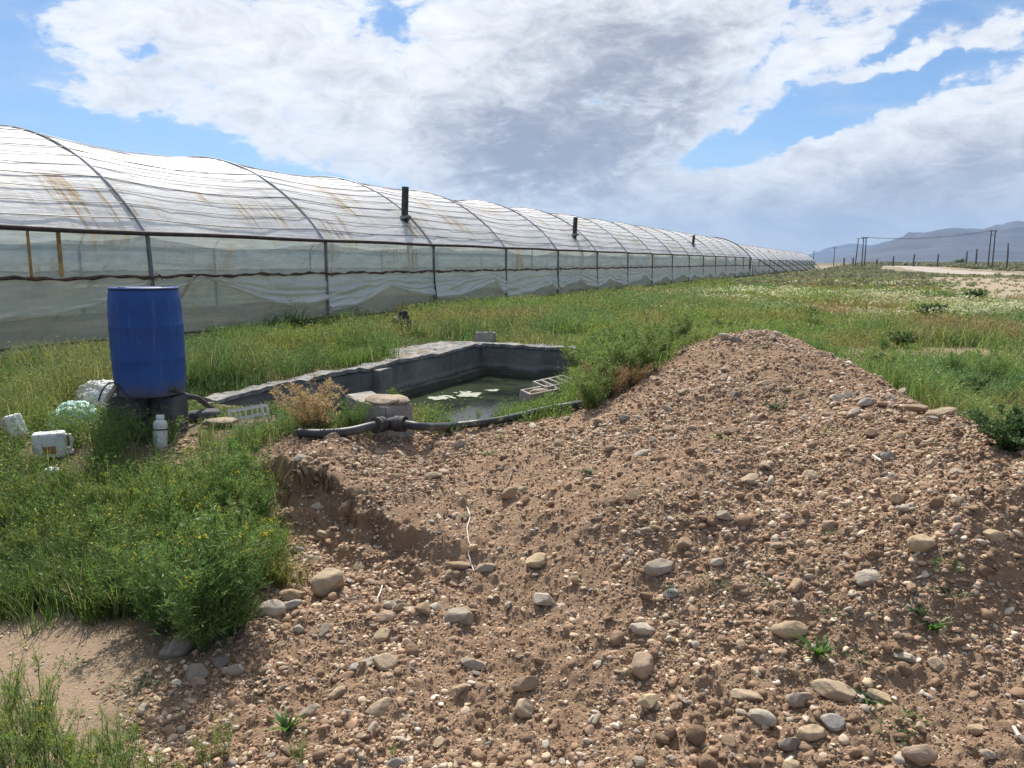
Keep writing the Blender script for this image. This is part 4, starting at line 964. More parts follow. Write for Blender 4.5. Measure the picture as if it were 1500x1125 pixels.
# the stones that stand out, each its own object
t = NT('stone'); co = t.coord(); oi = t.n('ShaderNodeObjectInfo')
vec = t.n('ShaderNodeVectorMath', {0: co, 1: oi.outputs['Location']}, operation='ADD').outputs[0]
n1 = t.noise(2.6, 6, .65, vec); n2 = t.noise(14, 4, .6, vec); n3 = t.noise(1.2, 3, .5, vec)
c = t.mix(t.math('MULTIPLY', t.ramp(n1, .35, .7), .35), oi.outputs['Color'], (.20, .155, .115))
c = t.mix(t.math('MULTIPLY', t.ramp(n2, .52, .72), .3), c, (.50, .42, .33)); c = t.mix(t.math('MULTIPLY', t.ramp(n3, .5, .72), .4), c, (.34, .235, .15))
M_STONE = t.done(t.principled(color=c, rough=.88, spec=.25, normal=t.bump(t.math('ADD', n1, t.math('MULTIPLY', n2, .5)), .35, .08)))
stone_me = []
for i in range(22):
    rounded = i < 11
    v, f = rock_base(4, 700+i, 5 if rounded else 12, .16 if rounded else .10, 1, rng.uniform(.68, .9), rng.uniform(.6, .85) if rounded else rng.uniform(.45, .75))
    ob = mesh_np('stone', v, f, M_STONE, smooth=True); me_ = ob.data
    if not rounded:
        try: me_.set_sharp_from_angle(angle=R(28))
        except Exception: pass
    bpy.data.objects.remove(ob); stone_me.append(me_)
def add_stone(x, y, size, colr, kind, label, group, rz=None, stretch=1.0, sink=.25, tilt=.25):
    me_ = stone_me[rng.integers(0, 11) if kind == 'r' else rng.integers(11, 22)]
    o = bpy.data.objects.new('stone', me_); COL.objects.link(o)
    s_ = size; o.scale = (s_*stretch, s_*1.0, s_*(1 if stretch < 1.5 else .8))
    o.location = (x, y, Hp(x, y)+s_*.62*(1-2*sink)*.9); o.rotation_euler = (rng.normal(0, tilt), rng.normal(0, tilt), rng.uniform(0, 6.28) if rz is None else rz)
    o.color = (*colr, 1); return tag(o, label, 'stone', group)
TAN, GREY, PALE, PINK, BROWN, YEL, DARK, BLUEG = (.45,.35,.235), (.37,.31,.24), (.52,.455,.36), (.42,.305,.215), (.37,.26,.165), (.50,.38,.235), (.21,.18,.155), (.36,.345,.32)
HAND = [ # u, v, width in photo pixels, colour, rounded or angular, stretch, turn, label
 (483,856,50,TAN,'r',1.15,.7,'largest boulder, tan with shaded left face, below the eroded bank'),
 (396,894,38,PALE,'r',1.1,.3,'pale rounded stone at the edge of the big green weed, left of the largest boulder'),
 (789,822,36,YEL,'r',1.25,.1,'smooth yellowish tan oval stone right of the trailing cord'),
 (674,908,40,GREY,'r',1.2,-.3,'broad grey stone with flat shaded front, straight below the cord'),
 (943,978,42,PINK,'r',1.0,1.2,'pinkish round cobble standing tall in the middle of the lower gravel'),
 (561,973,36,TAN,'r',1.1,.0,'tan lumpy stone beside the long greenish slab'),
 (557,931,28,YEL,'r',1.0,1.0,'yellow tan stone above the lumpy tan stone, below two greyer ones'),
 (536,962,40,BLUEG,'a',2.0,.75,'long greenish slab stone tilted uphill, left of the lumpy tan stone'),
 (564,907,26,PINK,'r',1.1,.3,'pinkish grey stone topping a short column of stones left of the broad grey one'),
 (571,889,18,PALE,'r',1.1,.2,'small whitish stone just above the pinkish grey one'),
 (620,893,26,BROWN,'r',1.2,.6,'brown oval stone left of a whiter one, above the broad grey stone'),
 (638,890,20,PALE,'r',1.1,.6,'whitish oval stone touching the brown oval one'),
 (797,882,34,PALE,'a',1.2,.0,'pale cracked stone right of the gravel centre, below the yellowish oval one'),
 (744,884,18,GREY,'a',1.5,1.4,'upright grey sliver of stone left of the pale cracked stone'),
 (694,969,36,GREY,'a',1.5,-.6,'grey angular slab leaning right, below the broad grey stone'),
 (768,1000,40,BROWN,'a',1.4,.5,'flat brown topped slab just above the tall tan cobble'),
 (771,1036,38,TAN,'r',1.2,1.2,'tall tan cobble below the flat brown topped slab'),
 (556,1038,40,TAN,'r',1.4,.5,'sloping tan stone with a lit top, above the pointed grey one'),
 (547,1066,26,GREY,'a',1.2,1.2,'pointed grey white stone just under the sloping tan stone'),
 (494,1016,26,TAN,'r',1.4,1.0,'long tan stone standing left of the sloping tan one'),
 (452,1043,28,GREY,'a',1.3,.8,'grey wedge stone with a bright facet near the green tuft'),
 (644,1090,22,TAN,'r',1.4,1.1,'narrow tan stone alone near the bottom, left of centre'),
 (578,1118,24,BLUEG,'r',1.2,.4,'light grey stone at the bottom edge, left of centre'),
 (942,922,34,PALE,'a',1.2,.2,'white topped angular stone above the pinkish round cobble'),
 (970,836,40,GREY,'r',1.4,.0,'grey tan loaf shaped stone on the mid slope'),
 (1052,826,22,PALE,'a',1.2,.2,'whitish broken stone right of the loaf shaped stone'),
 (1158,921,42,YEL,'r',1.4,.0,'ochre stone with shaded underside, far right of the white topped one'),
 (1273,850,34,PALE,'r',1.2,.1,'pale flattened round stone on the right slope with shade below it'),
 (1355,797,38,YEL,'r',1.3,.1,'large ochre stone high on the right slope beside fine grey pebbles'),
 (1103,701,30,TAN,'r',1.25,.0,'tan disc shaped stone on the heap below its crest'),
 (951,1032,38,YEL,'a',1.2,.9,'ochre wedge shaped stone below the pinkish round cobble'),
 (1098,1019,40,TAN,'a',1.5,-.3,'flat tan angular stone left of the grey faceted block'),
 (1172,1025,38,GREY,'a',1.2,.1,'grey faceted block shaped stone on the lower gravel'),
 (1224,1013,48,TAN,'r',1.7,-.6,'long smooth tan stone tilting down to the right of the faceted block'),
 (1118,1056,36,PALE,'r',1.1,-.6,'pale round stone with grooves above the dark wedge'),
 (1219,1060,34,BLUEG,'r',1.2,-.4,'bluish white mottled stone touching the orange tan oval stone'),
 (1194,1073,38,YEL,'r',1.4,-.1,'orange tan oval stone left of the bluish mottled one'),
 (1158,1092,32,DARK,'a',1.2,.3,'dark grey wedge stone near the bottom, below the pale grooved one'),
 (1070,1082,26,BROWN,'r',1.3,-.8,'brownish stone leaning left of the dark wedge'),
 (1349,1110,42,PINK,'r',1.2,.0,'pinkish tan boulder cut by the bottom edge on the right'),
 (1328,961,34,PALE,'a',1.7,-.6,'pale yellow flat chip lying on clean dirt on the right'),
 (1378,973,26,TAN,'r',1.2,-.4,'tan stone right of the pale flat chip with a sharp shadow'),
 (1440,1066,30,YEL,'r',1.5,-.1,'orange flat stone at the lower right among small ones'),
 (1293,1021,34,YEL,'a',1.3,-.5,'ochre block stone right of the long smooth stone'),
 (1160,1122,24,YEL,'r',1.3,.2,'ochre stone on the bottom edge right of centre'),
 (935,1120,22,GREY,'r',1.1,.2,'round grey stone on the bottom edge at the centre'),
 (1064,490,18,PALE,'a',1.4,.1,'whitish stone on the very crest of the gravel heap'),
 (1227,581,26,PALE,'r',1.5,.1,'flat pale stone left of a darker one below the crest of the heap'),
 (1242,576,20,GREY,'r',1.3,.1,'darker round stone right of the flat pale one below the crest'),
 (1120,562,22,PINK,'a',1.2,.1,'reddish block of stone on the upper left of the heap'),
 (1342,597,28,BROWN,'r',1.5,.0,'brown grey stone lying on the right skyline of the heap'),
 (1380,599,32,TAN,'r',1.7,-.1,'longer tan grey stone on the right skyline of the heap'),
 (1254,603,24,GREY,'r',1.4,.0,'grey flattened stone in the middle of the upper heap'),
 (1302,668,20,BLUEG,'a',1.2,.0,'greenish white stone beside the bleached stick on the slope'),
 (1318,733,22,YEL,'r',1.4,.1,'yellow flat stone above a paler one on the right flank'),
 (1330,742,24,PALE,'r',1.5,.0,'pale flat stone under the yellow one on the right flank'),
 (928,723,28,BROWN,'r',1.3,.0,'brown stone half buried on the left flank of the heap'),
 (1003,798,24,BROWN,'r',1.1,.8,'brown upright stone on the left of the mid slope'),
 (681,754,16,TAN,'r',1.1,.1,'round tan stone at the right tip of the eroded bank'),
 (692,806,20,YEL,'a',1.4,1.3,'yellowish stone under the middle of the cord'),
 (712,834,30,GREY,'a',1.3,-.2,'flat grey stone right of the lower end of the cord'),
 (672,826,32,BROWN,'a',1.8,.4,'dark flat slab left of the cord'),
 (525,829,20,TAN,'r',1.1,.0,'tan round stone right above the largest boulder'),
 (427,871,34,BROWN,'a',1.2,.8,'rusty brown angular rock left of the largest boulder'),
 (425,885,26,BLUEG,'r',1.8,.5,'grey smooth slab stone right of the pale rounded stone'),
 (466,741,22,PALE,'r',1.4,.0,'pale stone stuck on the face of the eroded bank'),
 (440,676,18,PALE,'r',1.4,.0,'small whitish stone on the flat dirt above the eroded bank'),
 (254,950,44,DARK,'r',1.0,.8,'dark round boulder with a pale crack under the big green weed'),
 (285,988,36,GREY,'r',1.1,.6,'grey stone in shade right below the dark round boulder'),
 (290,1000,20,PINK,'r',1.1,.0,'small pinkish stone leaning on the grey shaded stone'),
 (340,982,28,GREY,'r',1.2,.6,'elongated grey stone at the lower right foot of the big weed'),
 (318,970,24,DARK,'r',1.1,.0,'dim grey stone between the shaded stones at the weed foot'),
 (1345,549,14,PALE,'r',1.2,.0,'pale stone on the bare reddish patch in the meadow'),
 (1450,1105,26,GREY,'a',1.2,.3,'grey stone by the pale stick at the lower right corner'),
]
hx = []
for u, v, w, c_, kd, stch, rz, lab in HAND:
    q = at(u, v+w*.22); s_ = w/FPX*math.hypot(q[1], 0)*.5*1.18; s_ /= (stch*.55+.45)
    add_stone(q[0], q[1]+s_*.3, s_, tuple(np.array(c_)*rng.uniform(.88, 1.1)), kd, lab, None, rz, stch, .27 if v > 780 else .32, .12); hx.append((q[0], q[1], s_))
hx = np.array(hx)
CN = [('tan', TAN), ('grey', GREY), ('pale', PALE), ('pinkish', PINK), ('brown', BROWN), ('ochre', YEL), ('dark', DARK), ('bluish', BLUEG)]
cnt = 0; tries = 0
while cnt < 222 and tries < 6000:
    tries += 1
    x, y, r = polar(1, 1.7, 8.5, -30, 36, .85); x, y, r = float(x[0]), float(y[0]), float(r[0])
    if not keep_gravel(np.array([x]), np.array([y]))[0]: continue
    s_ = max(.013, .0062*r)*(1-.92*rng.random())**-.33; s_ = min(s_, .05)
    if (np.hypot(hx[:, 0]-x, hx[:, 1]-y) < hx[:, 2]+s_).any(): continue
    hx = np.vstack([hx, (x, y, s_)]); cnt += 1
    nm_, c_ = CN[rng.choice(8, p=[.28, .2, .12, .12, .12, .06, .06, .04])]; kd = 'r' if rng.random() < .6 else 'a'
    if y > 5.7: zone = 'on the upper part of the gravel heap'
    elif x > 1.1: zone = 'on the right flank of the gravel heap'
    elif y > 4.4: zone = 'on the bare dirt between the bank and the heap top'
    elif x < -.2: zone = 'in the stony gully below the eroded bank'
    elif y < 2.9: zone = 'in the nearest strip of gravel'
    else: zone = 'on the middle slope of the gravel'
    lab = f"small {nm_} {'rounded' if kd == 'r' else 'angular'} stone {zone}"
    add_stone(x, y, s_, tuple(np.array(c_)*rng.uniform(.82, 1.12)), kd, lab, lab.replace('stone', 'stones').replace('small ', ''), None, rng.uniform(1.0, 1.6), .31)
# ------------------------------------------------------------------ plants
def plant_mat(name, trans=.5):
    t = NT(name); co = t.coord(); a = t.attr()
    c = t.mix(t.math('MULTIPLY', t.ramp(t.noise(5, 3, .5, co), .35, .7), .22), a, (.16, .17, .04))
    d = t.n('ShaderNodeBsdfDiffuse', {'Color': c}); tr = t.n('ShaderNodeBsdfTranslucent', {'Color': c})
    g = t.n('ShaderNodeBsdfGlossy', {'Color': (1, 1, 1), 'Roughness': .5}); m = t.n('ShaderNodeMixShader', {0: trans, 1: d.outputs[0], 2: tr.outputs[0]})
    m2 = t.n('ShaderNodeMixShader', {0: .025, 1: m.outputs[0], 2: g.outputs[0]})
    return t.done(m2)
M_LEAF = plant_mat('leaf'); M_PETAL = plant_mat('petal', .35)
def blades(base, h, w, azm, lean, col):
    n = len(base); T = np.array([0, .4, .75, 1.0]); Wd = np.array([1, .85, .5])
    dirx = np.stack([np.cos(azm), np.sin(azm), 0*azm], -1); side = np.stack([-np.sin(azm), np.cos(azm), 0*azm], -1)
    V = np.empty((n, 7, 3), np.float32)
    for i, t_ in enumerate(T):
        c = base+dirx*(lean*h*t_**2)[:, None]; c = c.copy(); c[:, 2] += h*t_*(1-.22*np.minimum(lean, 1.6)*t_)
        if i < 3:
            V[:, 2*i] = c-side*(w*Wd[i]*.5)[:, None]; V[:, 2*i+1] = c+side*(w*Wd[i]*.5)[:, None]
        else: V[:, 6] = c
    o = (np.arange(n)*7)[:, None]
    Q = np.concatenate([o+np.array([0, 1, 3, 2]), o+np.array([2, 3, 5, 4])]); Tt = o+np.array([4, 5, 6])
    return V.reshape(-1, 3), Q, Tt, np.repeat(col, 7, 0)
def leaves(base, d, ln, w, col):
    """diamond leaves: base (n,3), direction (n,3)"""
    n = len(base); d = d/np.linalg.norm(d, axis=1, keepdims=True); rv = rng.normal(size=(n, 3)); s = np.cross(d, rv); s /= np.linalg.norm(s, axis=1, keepdims=True)+1e-9
    V = np.empty((n, 4, 3), np.float32); mid = base+d*(ln*.5)[:, None]
    V[:, 0] = base; V[:, 1] = mid-s*(w*.5)[:, None]; V[:, 2] = base+d*ln[:, None]; V[:, 3] = mid+s*(w*.5)[:, None]
    return V.reshape(-1, 3), (np.arange(n)*4)[:, None]+np.arange(4), np.repeat(col, 4, 0)
class Acc:
    def __init__(s): s.V = []; s.Q = []; s.T = []; s.C = []; s.o = 0
    def add(s, V, Q, T, C):
        s.V.append(V); s.C.append(C); 
        if Q is not None: s.Q.append(Q+s.o)
        if T is not None: s.T.append(T+s.o)
        s.o += len(V)
    def blades(s, *a): V, Q, T, C = blades(*a); s.add(V, Q, T, C)
    def leaves(s, *a): V, Q, C = leaves(*a); s.add(V, Q, None, C)
    def build(s, name, mat, parent=None):
        F = []
        if s.Q: F.append(np.concatenate(s.Q))
        if s.T: F.append(np.concatenate(s.T))
        return mesh_np(name, np.concatenate(s.V), F, mat, np.concatenate(s.C), parent=parent)
def vary(c, n, k=.25): return np.asarray(c)*rng.uniform(1-k, 1+k, (n, 1))*rng.uniform(.93, 1.07, (n, 3))
BRIGHT, DEEP, OLIVE, RED, STRAW, DULL = np.array((.150, .235, .052)), np.array((.085, .155, .045)), np.array((.29, .28, .085)), np.array((.36, .22, .10)), np.array((.45, .35, .18)), np.array((.27, .275, .16))
DR = np.array(dr.location)
CLEAR = [at(84, 676)[:2], at(8, 660)[:2], at(235, 654)[:2], at(147, 610)[:2], at(105, 634)[:2], at(368, 622)[:2], at(566, 650)[:2], at(310, 625)[:2], at(795, 590)[:2], P(590, 489, .1)[:2]]
def allowed(x, y):
    s, p = toSP(x, y); r = np.hypot(x, y)
    a = (1-gravel(x, y))*(1-.97*sandy(x, y))*(pool_out(x, y) > .25)*((p < D-.12) | (p > D+2*HW+.2) | (s < S0-4*SPAN))
    a = a*(1-.9*lot(x, y))*(np.hypot(x-DR[0], y-DR[1]) > .36)
    for ox, oy in CLEAR:
        k_ = math.hypot(ox, oy); ux, uy = -ox/k_, -oy/k_; q_ = (x-ox)*ux+(y-oy)*uy; w_ = np.abs(-(x-ox)*uy+(y-oy)*ux)
        a = a*(1-.93*((w_ < .24) & (q_ > -.22) & (q_ < .55)))
    rdd = seg_dist(x, y, ROADC, False); a = a*(rdd > 8)
    a = a*(~((s > 10.2) & (s < 12.8) & (p > POOL[3]) & (p < POOL[3]+1.1)))
    pt = sstep(.57, .67, fbm(x/2.2, y/2.2, 97, 4))*sstep(6, 9, r); a = a*(1-.85*pt*(p < 5))
    return a
def tufts(x, y, r, h, nb, w, col, spread, lean=(.15, .8), acc=None):
    n = len(x); z = H(x, y); rep = np.repeat(np.arange(n), nb)
    m = len(rep); a = rng.uniform(0, 2*np.pi, m); rr = np.sqrt(rng.uniform(0, 1, m))*spread[rep]
    base = np.stack([x[rep]+rr*np.cos(a), y[rep]+rr*np.sin(a), z[rep]-.01], -1)
    hh = h[rep]*rng.uniform(.4, 1.15, m); c = col[rep]*rng.uniform(.55, 1.3, (m, 1)); sw = rng.uniform(0, 1, (m, 1)) < .055; c = np.where(sw, STRAW*rng.uniform(.7, 1.1, (m, 1)), c)
    acc.blades(base, hh, w[rep]*rng.uniform(.7, 1.2, m), rng.uniform(0, 2*np.pi, m), rng.uniform(*lean, m), c)
def forbs(x, y, r, h, nl, col, acc, lw=.35, lsize=.07):
    n = len(x); z = H(x, y); rep = np.repeat(np.arange(n), nl); m = len(rep)
    t_ = rng.uniform(.05, 1, m); a = rng.uniform(0, 2*np.pi, m); spread = h[rep]*.38*np.sin(np.clip(t_, .1, 1)*2.2)
    q = np.sqrt(rng.uniform(0, 1, m))*spread
    base = np.stack([x[rep]+q*np.cos(a), y[rep]+q*np.sin(a), z[rep]+h[rep]*t_*.92], -1)
    d = np.stack([np.cos(a), np.sin(a), rng.uniform(-.1, 1.3, m)], -1); ln = lsize*rng.uniform(.6, 1.3, m)*np.maximum(1, r[rep]/9)
    acc.leaves(base, d, ln, ln*lw, col[rep]*rng.uniform(.75, 1.25, (m, 1)))
# --- grass on the strip between pond, drum and polytunnel, and beyond
acc = Acc(); acc2 = Acc()
x, y, r = polar(66000, 4.2, 75, -44, 16, 1.15); s, p = toSP(x, y)
k = (rng.uniform(0, 1, len(x)) < allowed(x, y)) & (p > 2.6) & (p < D) & ((p > POOL[3]) | (s < POOL[0]+.2) | (s > POOL[1])) & ~((s > 8) & (p < 5)); x, y, r, s, p = x[k], y[k], r[k], s[k], p[k]
nearw = sstep(10.8, 12.2, p); lush = fbm(x*.7, y*.7, 811, 3); tall = sstep(.58, .75, fbm(x*.45+7, y*.45, 813, 2))*nearw
low = 1-sstep(4.2, 6.8, p)*1.0
lush = sstep(.32, .66, lush); h = (.17+.42*lush)*(1-.62*nearw)*(1-.45*low*(s < 6.5))+.42*tall*(s > 13)*(s < 19)*rng.uniform(.7, 1.15, len(x)); h *= np.where(p < 6.9, .8, 1)*np.where((s > 4.3) & (s < 6.4) & (p > 3.0) & (p < 6.8), .38, 1)
br = sstep(.38, .6, fbm(x*.5, y*.5, 817, 3))[:, None]
col = vary(BRIGHT, len(x))*br+vary(DEEP*1.25, len(x))*(1-br); col = col*(1-.45*nearw[:, None])+vary(DEEP, len(x))*.45*nearw[:, None]
yl_ = sstep(.52, .66, fbm(x*.9, y*.9, 819, 3))[:, None]*.65; col = col*(1-yl_)+vary(OLIVE, len(x))*yl_
isf = rng.uniform(0, 1, len(x)) < .15+.6*sstep(.4, .6, fbm(x*.8, y*.8, 851, 3))
kk = ~isf
tufts(x[kk], y[kk], r[kk], h[kk], np.where(r[kk] < 14, 11, 7), np.clip(.0009*r[kk], .0055, .03), col[kk], np.clip(.008*r[kk], .05, .3), acc=acc)
forbs(x[isf], y[isf], r[isf], h[isf]*.95, np.where(r[isf] < 14, 44, 18), col[isf]*.95, acc2, .26, .028)
tag(acc.build('grass', M_LEAF), kind='stuff')
tag(acc2.build('strip_weeds', M_LEAF), kind='stuff')
# --- meadow on the right and behind the pond
acc = Acc(); acc2 = Acc()
x, y, r = polar(92000, 5.5, 130, -8, 44, 1.0); s, p = toSP(x, y)
k = (rng.uniform(0, 1, len(x)) < allowed(x, y)) & ((p < 5) | (s > POOL[1]+.4)) & (p < D) & ~((p > 5) & (s < 16)); x, y, r, s, p = x[k], y[k], r[k], s[k], p[k]
n = len(x); n1_ = fbm(x*.33, y*.33, 821, 4); n2_ = fbm(x*.16+5, y*.16, 823, 3); n3_ = fbm(x*.6, y*.6, 825, 3)
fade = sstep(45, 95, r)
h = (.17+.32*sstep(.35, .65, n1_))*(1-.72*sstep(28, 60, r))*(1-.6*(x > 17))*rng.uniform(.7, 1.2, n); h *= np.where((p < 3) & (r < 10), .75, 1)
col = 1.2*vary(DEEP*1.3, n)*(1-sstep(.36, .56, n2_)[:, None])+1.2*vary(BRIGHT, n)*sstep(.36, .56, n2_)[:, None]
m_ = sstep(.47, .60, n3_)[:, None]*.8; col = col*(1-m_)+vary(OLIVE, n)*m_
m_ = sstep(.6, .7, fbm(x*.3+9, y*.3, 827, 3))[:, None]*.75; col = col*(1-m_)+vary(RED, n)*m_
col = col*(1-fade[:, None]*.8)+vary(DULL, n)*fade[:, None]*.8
isf = rng.uniform(0, 1, n) < .45; kk = ~isf
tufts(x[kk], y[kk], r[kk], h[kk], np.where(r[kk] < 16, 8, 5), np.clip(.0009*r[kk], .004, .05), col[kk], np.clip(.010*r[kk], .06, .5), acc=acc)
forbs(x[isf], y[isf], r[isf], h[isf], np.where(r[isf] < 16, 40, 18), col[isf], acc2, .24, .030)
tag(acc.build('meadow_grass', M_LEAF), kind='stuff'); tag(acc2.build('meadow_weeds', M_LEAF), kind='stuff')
# --- flowers: pale drifts in the meadow, yellow specks
def flowers(name, x, y, r, hz, col, per, size):
    n = len(x); z = H(x, y); rep = np.repeat(np.arange(n), per); m = len(rep); a = rng.uniform(0, 6.28, m); q = .05*rng.uniform(0, 1, m)*np.maximum(1, r[rep]/8)
    base = np.stack([x[rep]+q*np.cos(a), y[rep]+q*np.sin(a), z[rep]+hz[rep]*rng.uniform(.8, 1.1, m)], -1)
    d = np.stack([np.cos(a), np.sin(a), rng.uniform(-.3, .5, m)], -1); ln = size*np.maximum(1, r[rep]/7)*rng.uniform(.7, 1.3, m)
    A = Acc(); A.leaves(base, d, ln, ln*.8, vary(col, m, .12)); return tag(A.build(name, M_PETAL), kind='stuff')
x, y, r = polar(60000, 9, 60, 8, 40); d1 = np.exp(-(((x-P(1190,442,0)[0])/5.0)**2+((y-P(1190,442,0)[1])/7)**2)); d2 = np.exp(-(((x-P(1445,462,0)[0])/4.2)**2+((y-P(1445,462,0)[1])/2.4)**2)); d3 = np.exp(-(((x-P(1330,418,0)[0])/6)**2+((y-P(1330,418,0)[1])/6)**2))
k = rng.uniform(0, 1, len(x)) < (d1*.95+d2*.75+d3*.35)*sstep(.42, .62, fbm(x*.6, y*.6, 831, 4))*allowed(x, y)*.8
flowers('pale_wildflowers', x[k], y[k], r[k], .22+0*x[k]+.14*rng.random(k.sum()), (.62, .62, .36), 5, .018)
x, y, r = polar(9000, 4.5, 60, -40, 25); s, p = toSP(x, y); k = (rng.uniform(0, 1, len(x)) < allowed(x, y)*sstep(.5, .66, fbm(x*.5, y*.5, 833, 3))) & (p < D)
flowers('yellow_wildflowers', x[k], y[k], r[k], .30+0*x[k]+.1*rng.random(k.sum()), (.50, .42, .03), 4, .011)
# --- scrub dotted over the plain far off, one mass
acc = Acc(); x, y, r = polar(26000, 55, 900, 5, 44, .9); s, p = toSP(x, y)
k = (rng.uniform(0, 1, len(x)) < (1-lot(x, y))*sstep(.38, .6, fbm(x/14, y/14, 841, 4))*.9) & (seg_dist(x, y, ROADC, False) > 11) & (p < D-3); x, y, r = x[k], y[k], r[k]
forbs(x, y, r, .07+.16*rng.random(len(x)), np.full(len(x), 11), vary((.19, .20, .12), len(x), .35), acc, .5, .035)
tag(acc.build('steppe_scrub', M_LEAF), kind='stuff')

# ------------------------------------------------------------------ single plants
def tube3(pts, r0, r1):
    pts = np.asarray(pts); n = len(pts); V = []; 
    for i, p_ in enumerate(pts):
        rr = r0+(r1-r0)*i/(n-1)
        for k in range(3): V.append(p_+np.array([math.cos(k*2.094), math.sin(k*2.094), 0])*rr)
    F = [(i*3+k, i*3+(k+1) % 3, (i+1)*3+(k+1) % 3, (i+1)*3+k) for i in range(n-1) for k in range(3)]
    return np.array(V, np.float32), np.array(F)
def make_weed(name, g, ns, h, spread, leafc, stemc, nb=16, nl=9, ll=.026, lw=.16, flowers_=.6, pods=0, fl_col=(.52, .44, .03)):
    """stems, feathery foliage and flower heads as parts of one plant; returns its Empty"""
    root = empty(name); S = Acc(); L = Acc(); Fl = Acc(); g_ = np.random.default_rng(g)
    for i in range(ns):
        a = g_.uniform(0, 6.28); sp = spread*math.sqrt(g_.uniform(.02, 1)); hh = h*g_.uniform(.6, 1.05)*(1-.25*sp/spread)
        b = np.array([math.cos(a)*.05*g_.random(), math.sin(a)*.05*g_.random(), -.02]); tip = np.array([math.cos(a)*sp, math.sin(a)*sp, hh]); bend = g_.normal(0, .03, 3)
        ts = np.linspace(0, 1, 7); pts = np.array([b+(tip-b)*np.array([q**1.25, q**1.25, q**.9])+bend*math.sin(q*3.1) for q in ts])
        V, Fq = tube3(pts, .0035, .0014); S.add(V, Fq, None, np.repeat(vary(stemc, 1), len(V), 0))
        for j in range(nb):
            q = g_.uniform(.12, 1); i0 = min(int(q*6), 5); f_ = q*6-i0; o = pts[i0]*(1-f_)+pts[i0+1]*f_
            aa = g_.uniform(0, 6.28); bl = (.16*(1-q)+.05)*h*g_.uniform(.7, 1.3)*(1.2 if pods == 0 else .7); up = g_.uniform(.5, 1.4)
            d = np.array([math.cos(aa), math.sin(aa), up]); d /= np.linalg.norm(d); e = o+d*bl
            V, Fq = tube3([o, (o+e)/2+np.array([0, 0, -.004]), e], .0013, .0007); S.add(V, Fq, None, np.repeat(vary(stemc, 1), len(V), 0))
            w_ = g_.uniform(0, 1, nl); base = o+(e-o)*w_[:, None]; dd = g_.normal(0, 1, (nl, 3))*.9+d*.7+np.array([0, 0, .3]); ln = ll*g_.uniform(.6, 1.4, nl)
            L.leaves(base, dd, ln, ln*lw, vary(leafc, nl, .28))
            if pods and q > .4:
                m = pods; w_ = g_.uniform(.2, 1, m); base = o+(e-o)*w_[:, None]; dd = np.tile(d, (m, 1))*.5+np.array([0, 0, 1.0])+g_.normal(0, .22, (m, 3)); ln = g_.uniform(.03, .06, m)
                L.leaves(base, dd, ln, np.full(m, .0026), vary(np.asarray(leafc)*1.1, m, .2))
        if g_.random() < flowers_:
            m = int(g_.integers(5, 14)); base = pts[-1]+g_.normal(0, .011, (m, 3)); L_ = np.full(m, .009); Fl.leaves(base, g_.normal(0, 1, (m, 3)), L_, L_*.9, vary(fl_col, m, .15))
    if Fl.V: L.add(np.concatenate(Fl.V), np.concatenate(Fl.Q), None, np.concatenate(Fl.C))
    S.build('stems', M_LEAF, root); L.build('foliage', M_LEAF, root)
    return root
def make_tuft_tall(g):
    root = empty('grass_tuft'); A = Acc(); n = 170; a = rng.uniform(0, 6.28, n); q = .16*np.sqrt(rng.uniform(0, 1, n)); b = np.stack([np.cos(a)*q, np.sin(a)*q, -.02+0*a], -1)
    A.blades(b, .72*rng.uniform(.4, 1.1, n), np.full(n, .013), rng.uniform(0, 6.28, n), rng.uniform(.1, .9, n), vary((.085, .175, .045), n, .35)); 
    n = 26; a = rng.uniform(0, 6.28, n); q = .14*np.sqrt(rng.uniform(0, 1, n)); b = np.stack([np.cos(a)*q, np.sin(a)*q, .5+.3*rng.random(n)], -1)
    A.leaves(b, np.stack([np.cos(a)*.5, np.sin(a)*.5, 1+0*a], -1), np.full(n, .09), np.full(n, .014), vary((.24, .27, .12), n)); A.build('blades', M_LEAF, root); return root
used = set()
def put(proto, u, v, label, cat, group, sc=1.0, rz=None, xy=None, ex=None):
    if proto.name in used: o = copy_tree(proto)
    else: o = proto; used.add(proto.name)
    q = at(u, v, False) if xy is None else np.array([*xy, 0]); q[2] = Hp(q[0], q[1])
    place(o, q, rng.uniform(0, 6.28) if rz is None else rz); e = ex or 1; o.scale = (sc*e, sc*e, sc)
    for kx in ('label', 'group', 'category'):
        if kx in o: del o[kx]
    return tag(o, label, cat, group)
FEATH, PODC = (.15, .26, .07), (.21, .30, .085)
feath = [make_weed('weed', 900+i, 15, .62, .24, ((.15, .27, .07), (.20, .29, .075), (.165, .275, .065), (.22, .30, .08))[i], (.17, .24, .07), 24, 14, .026, .14, .6) for i in range(4)]
podw = [make_weed('pod_weed', 920+i, 12, .62, .17, PODC, (.17, .22, .07), 17, 4, .022, .16, .5, 5) for i in range(3)]
G1 = 'tall green weeds in the thicket left of the bank'
HANDW = [(308,945,1.15,1.25,'tallest dense green weed with a dark shaded foot, over the dark boulders'),(352,885,.95,1.1,'feathery green weed at the edge of the thicket nearest the largest boulder'),(250,900,1.1,1.2,'feathery green weed in the front of the thicket, left of the tallest')]
for i, (u, v, sc, ex, lab) in enumerate(HANDW): put(feath[i], u, v, lab, 'weed', G1, sc, ex=ex)
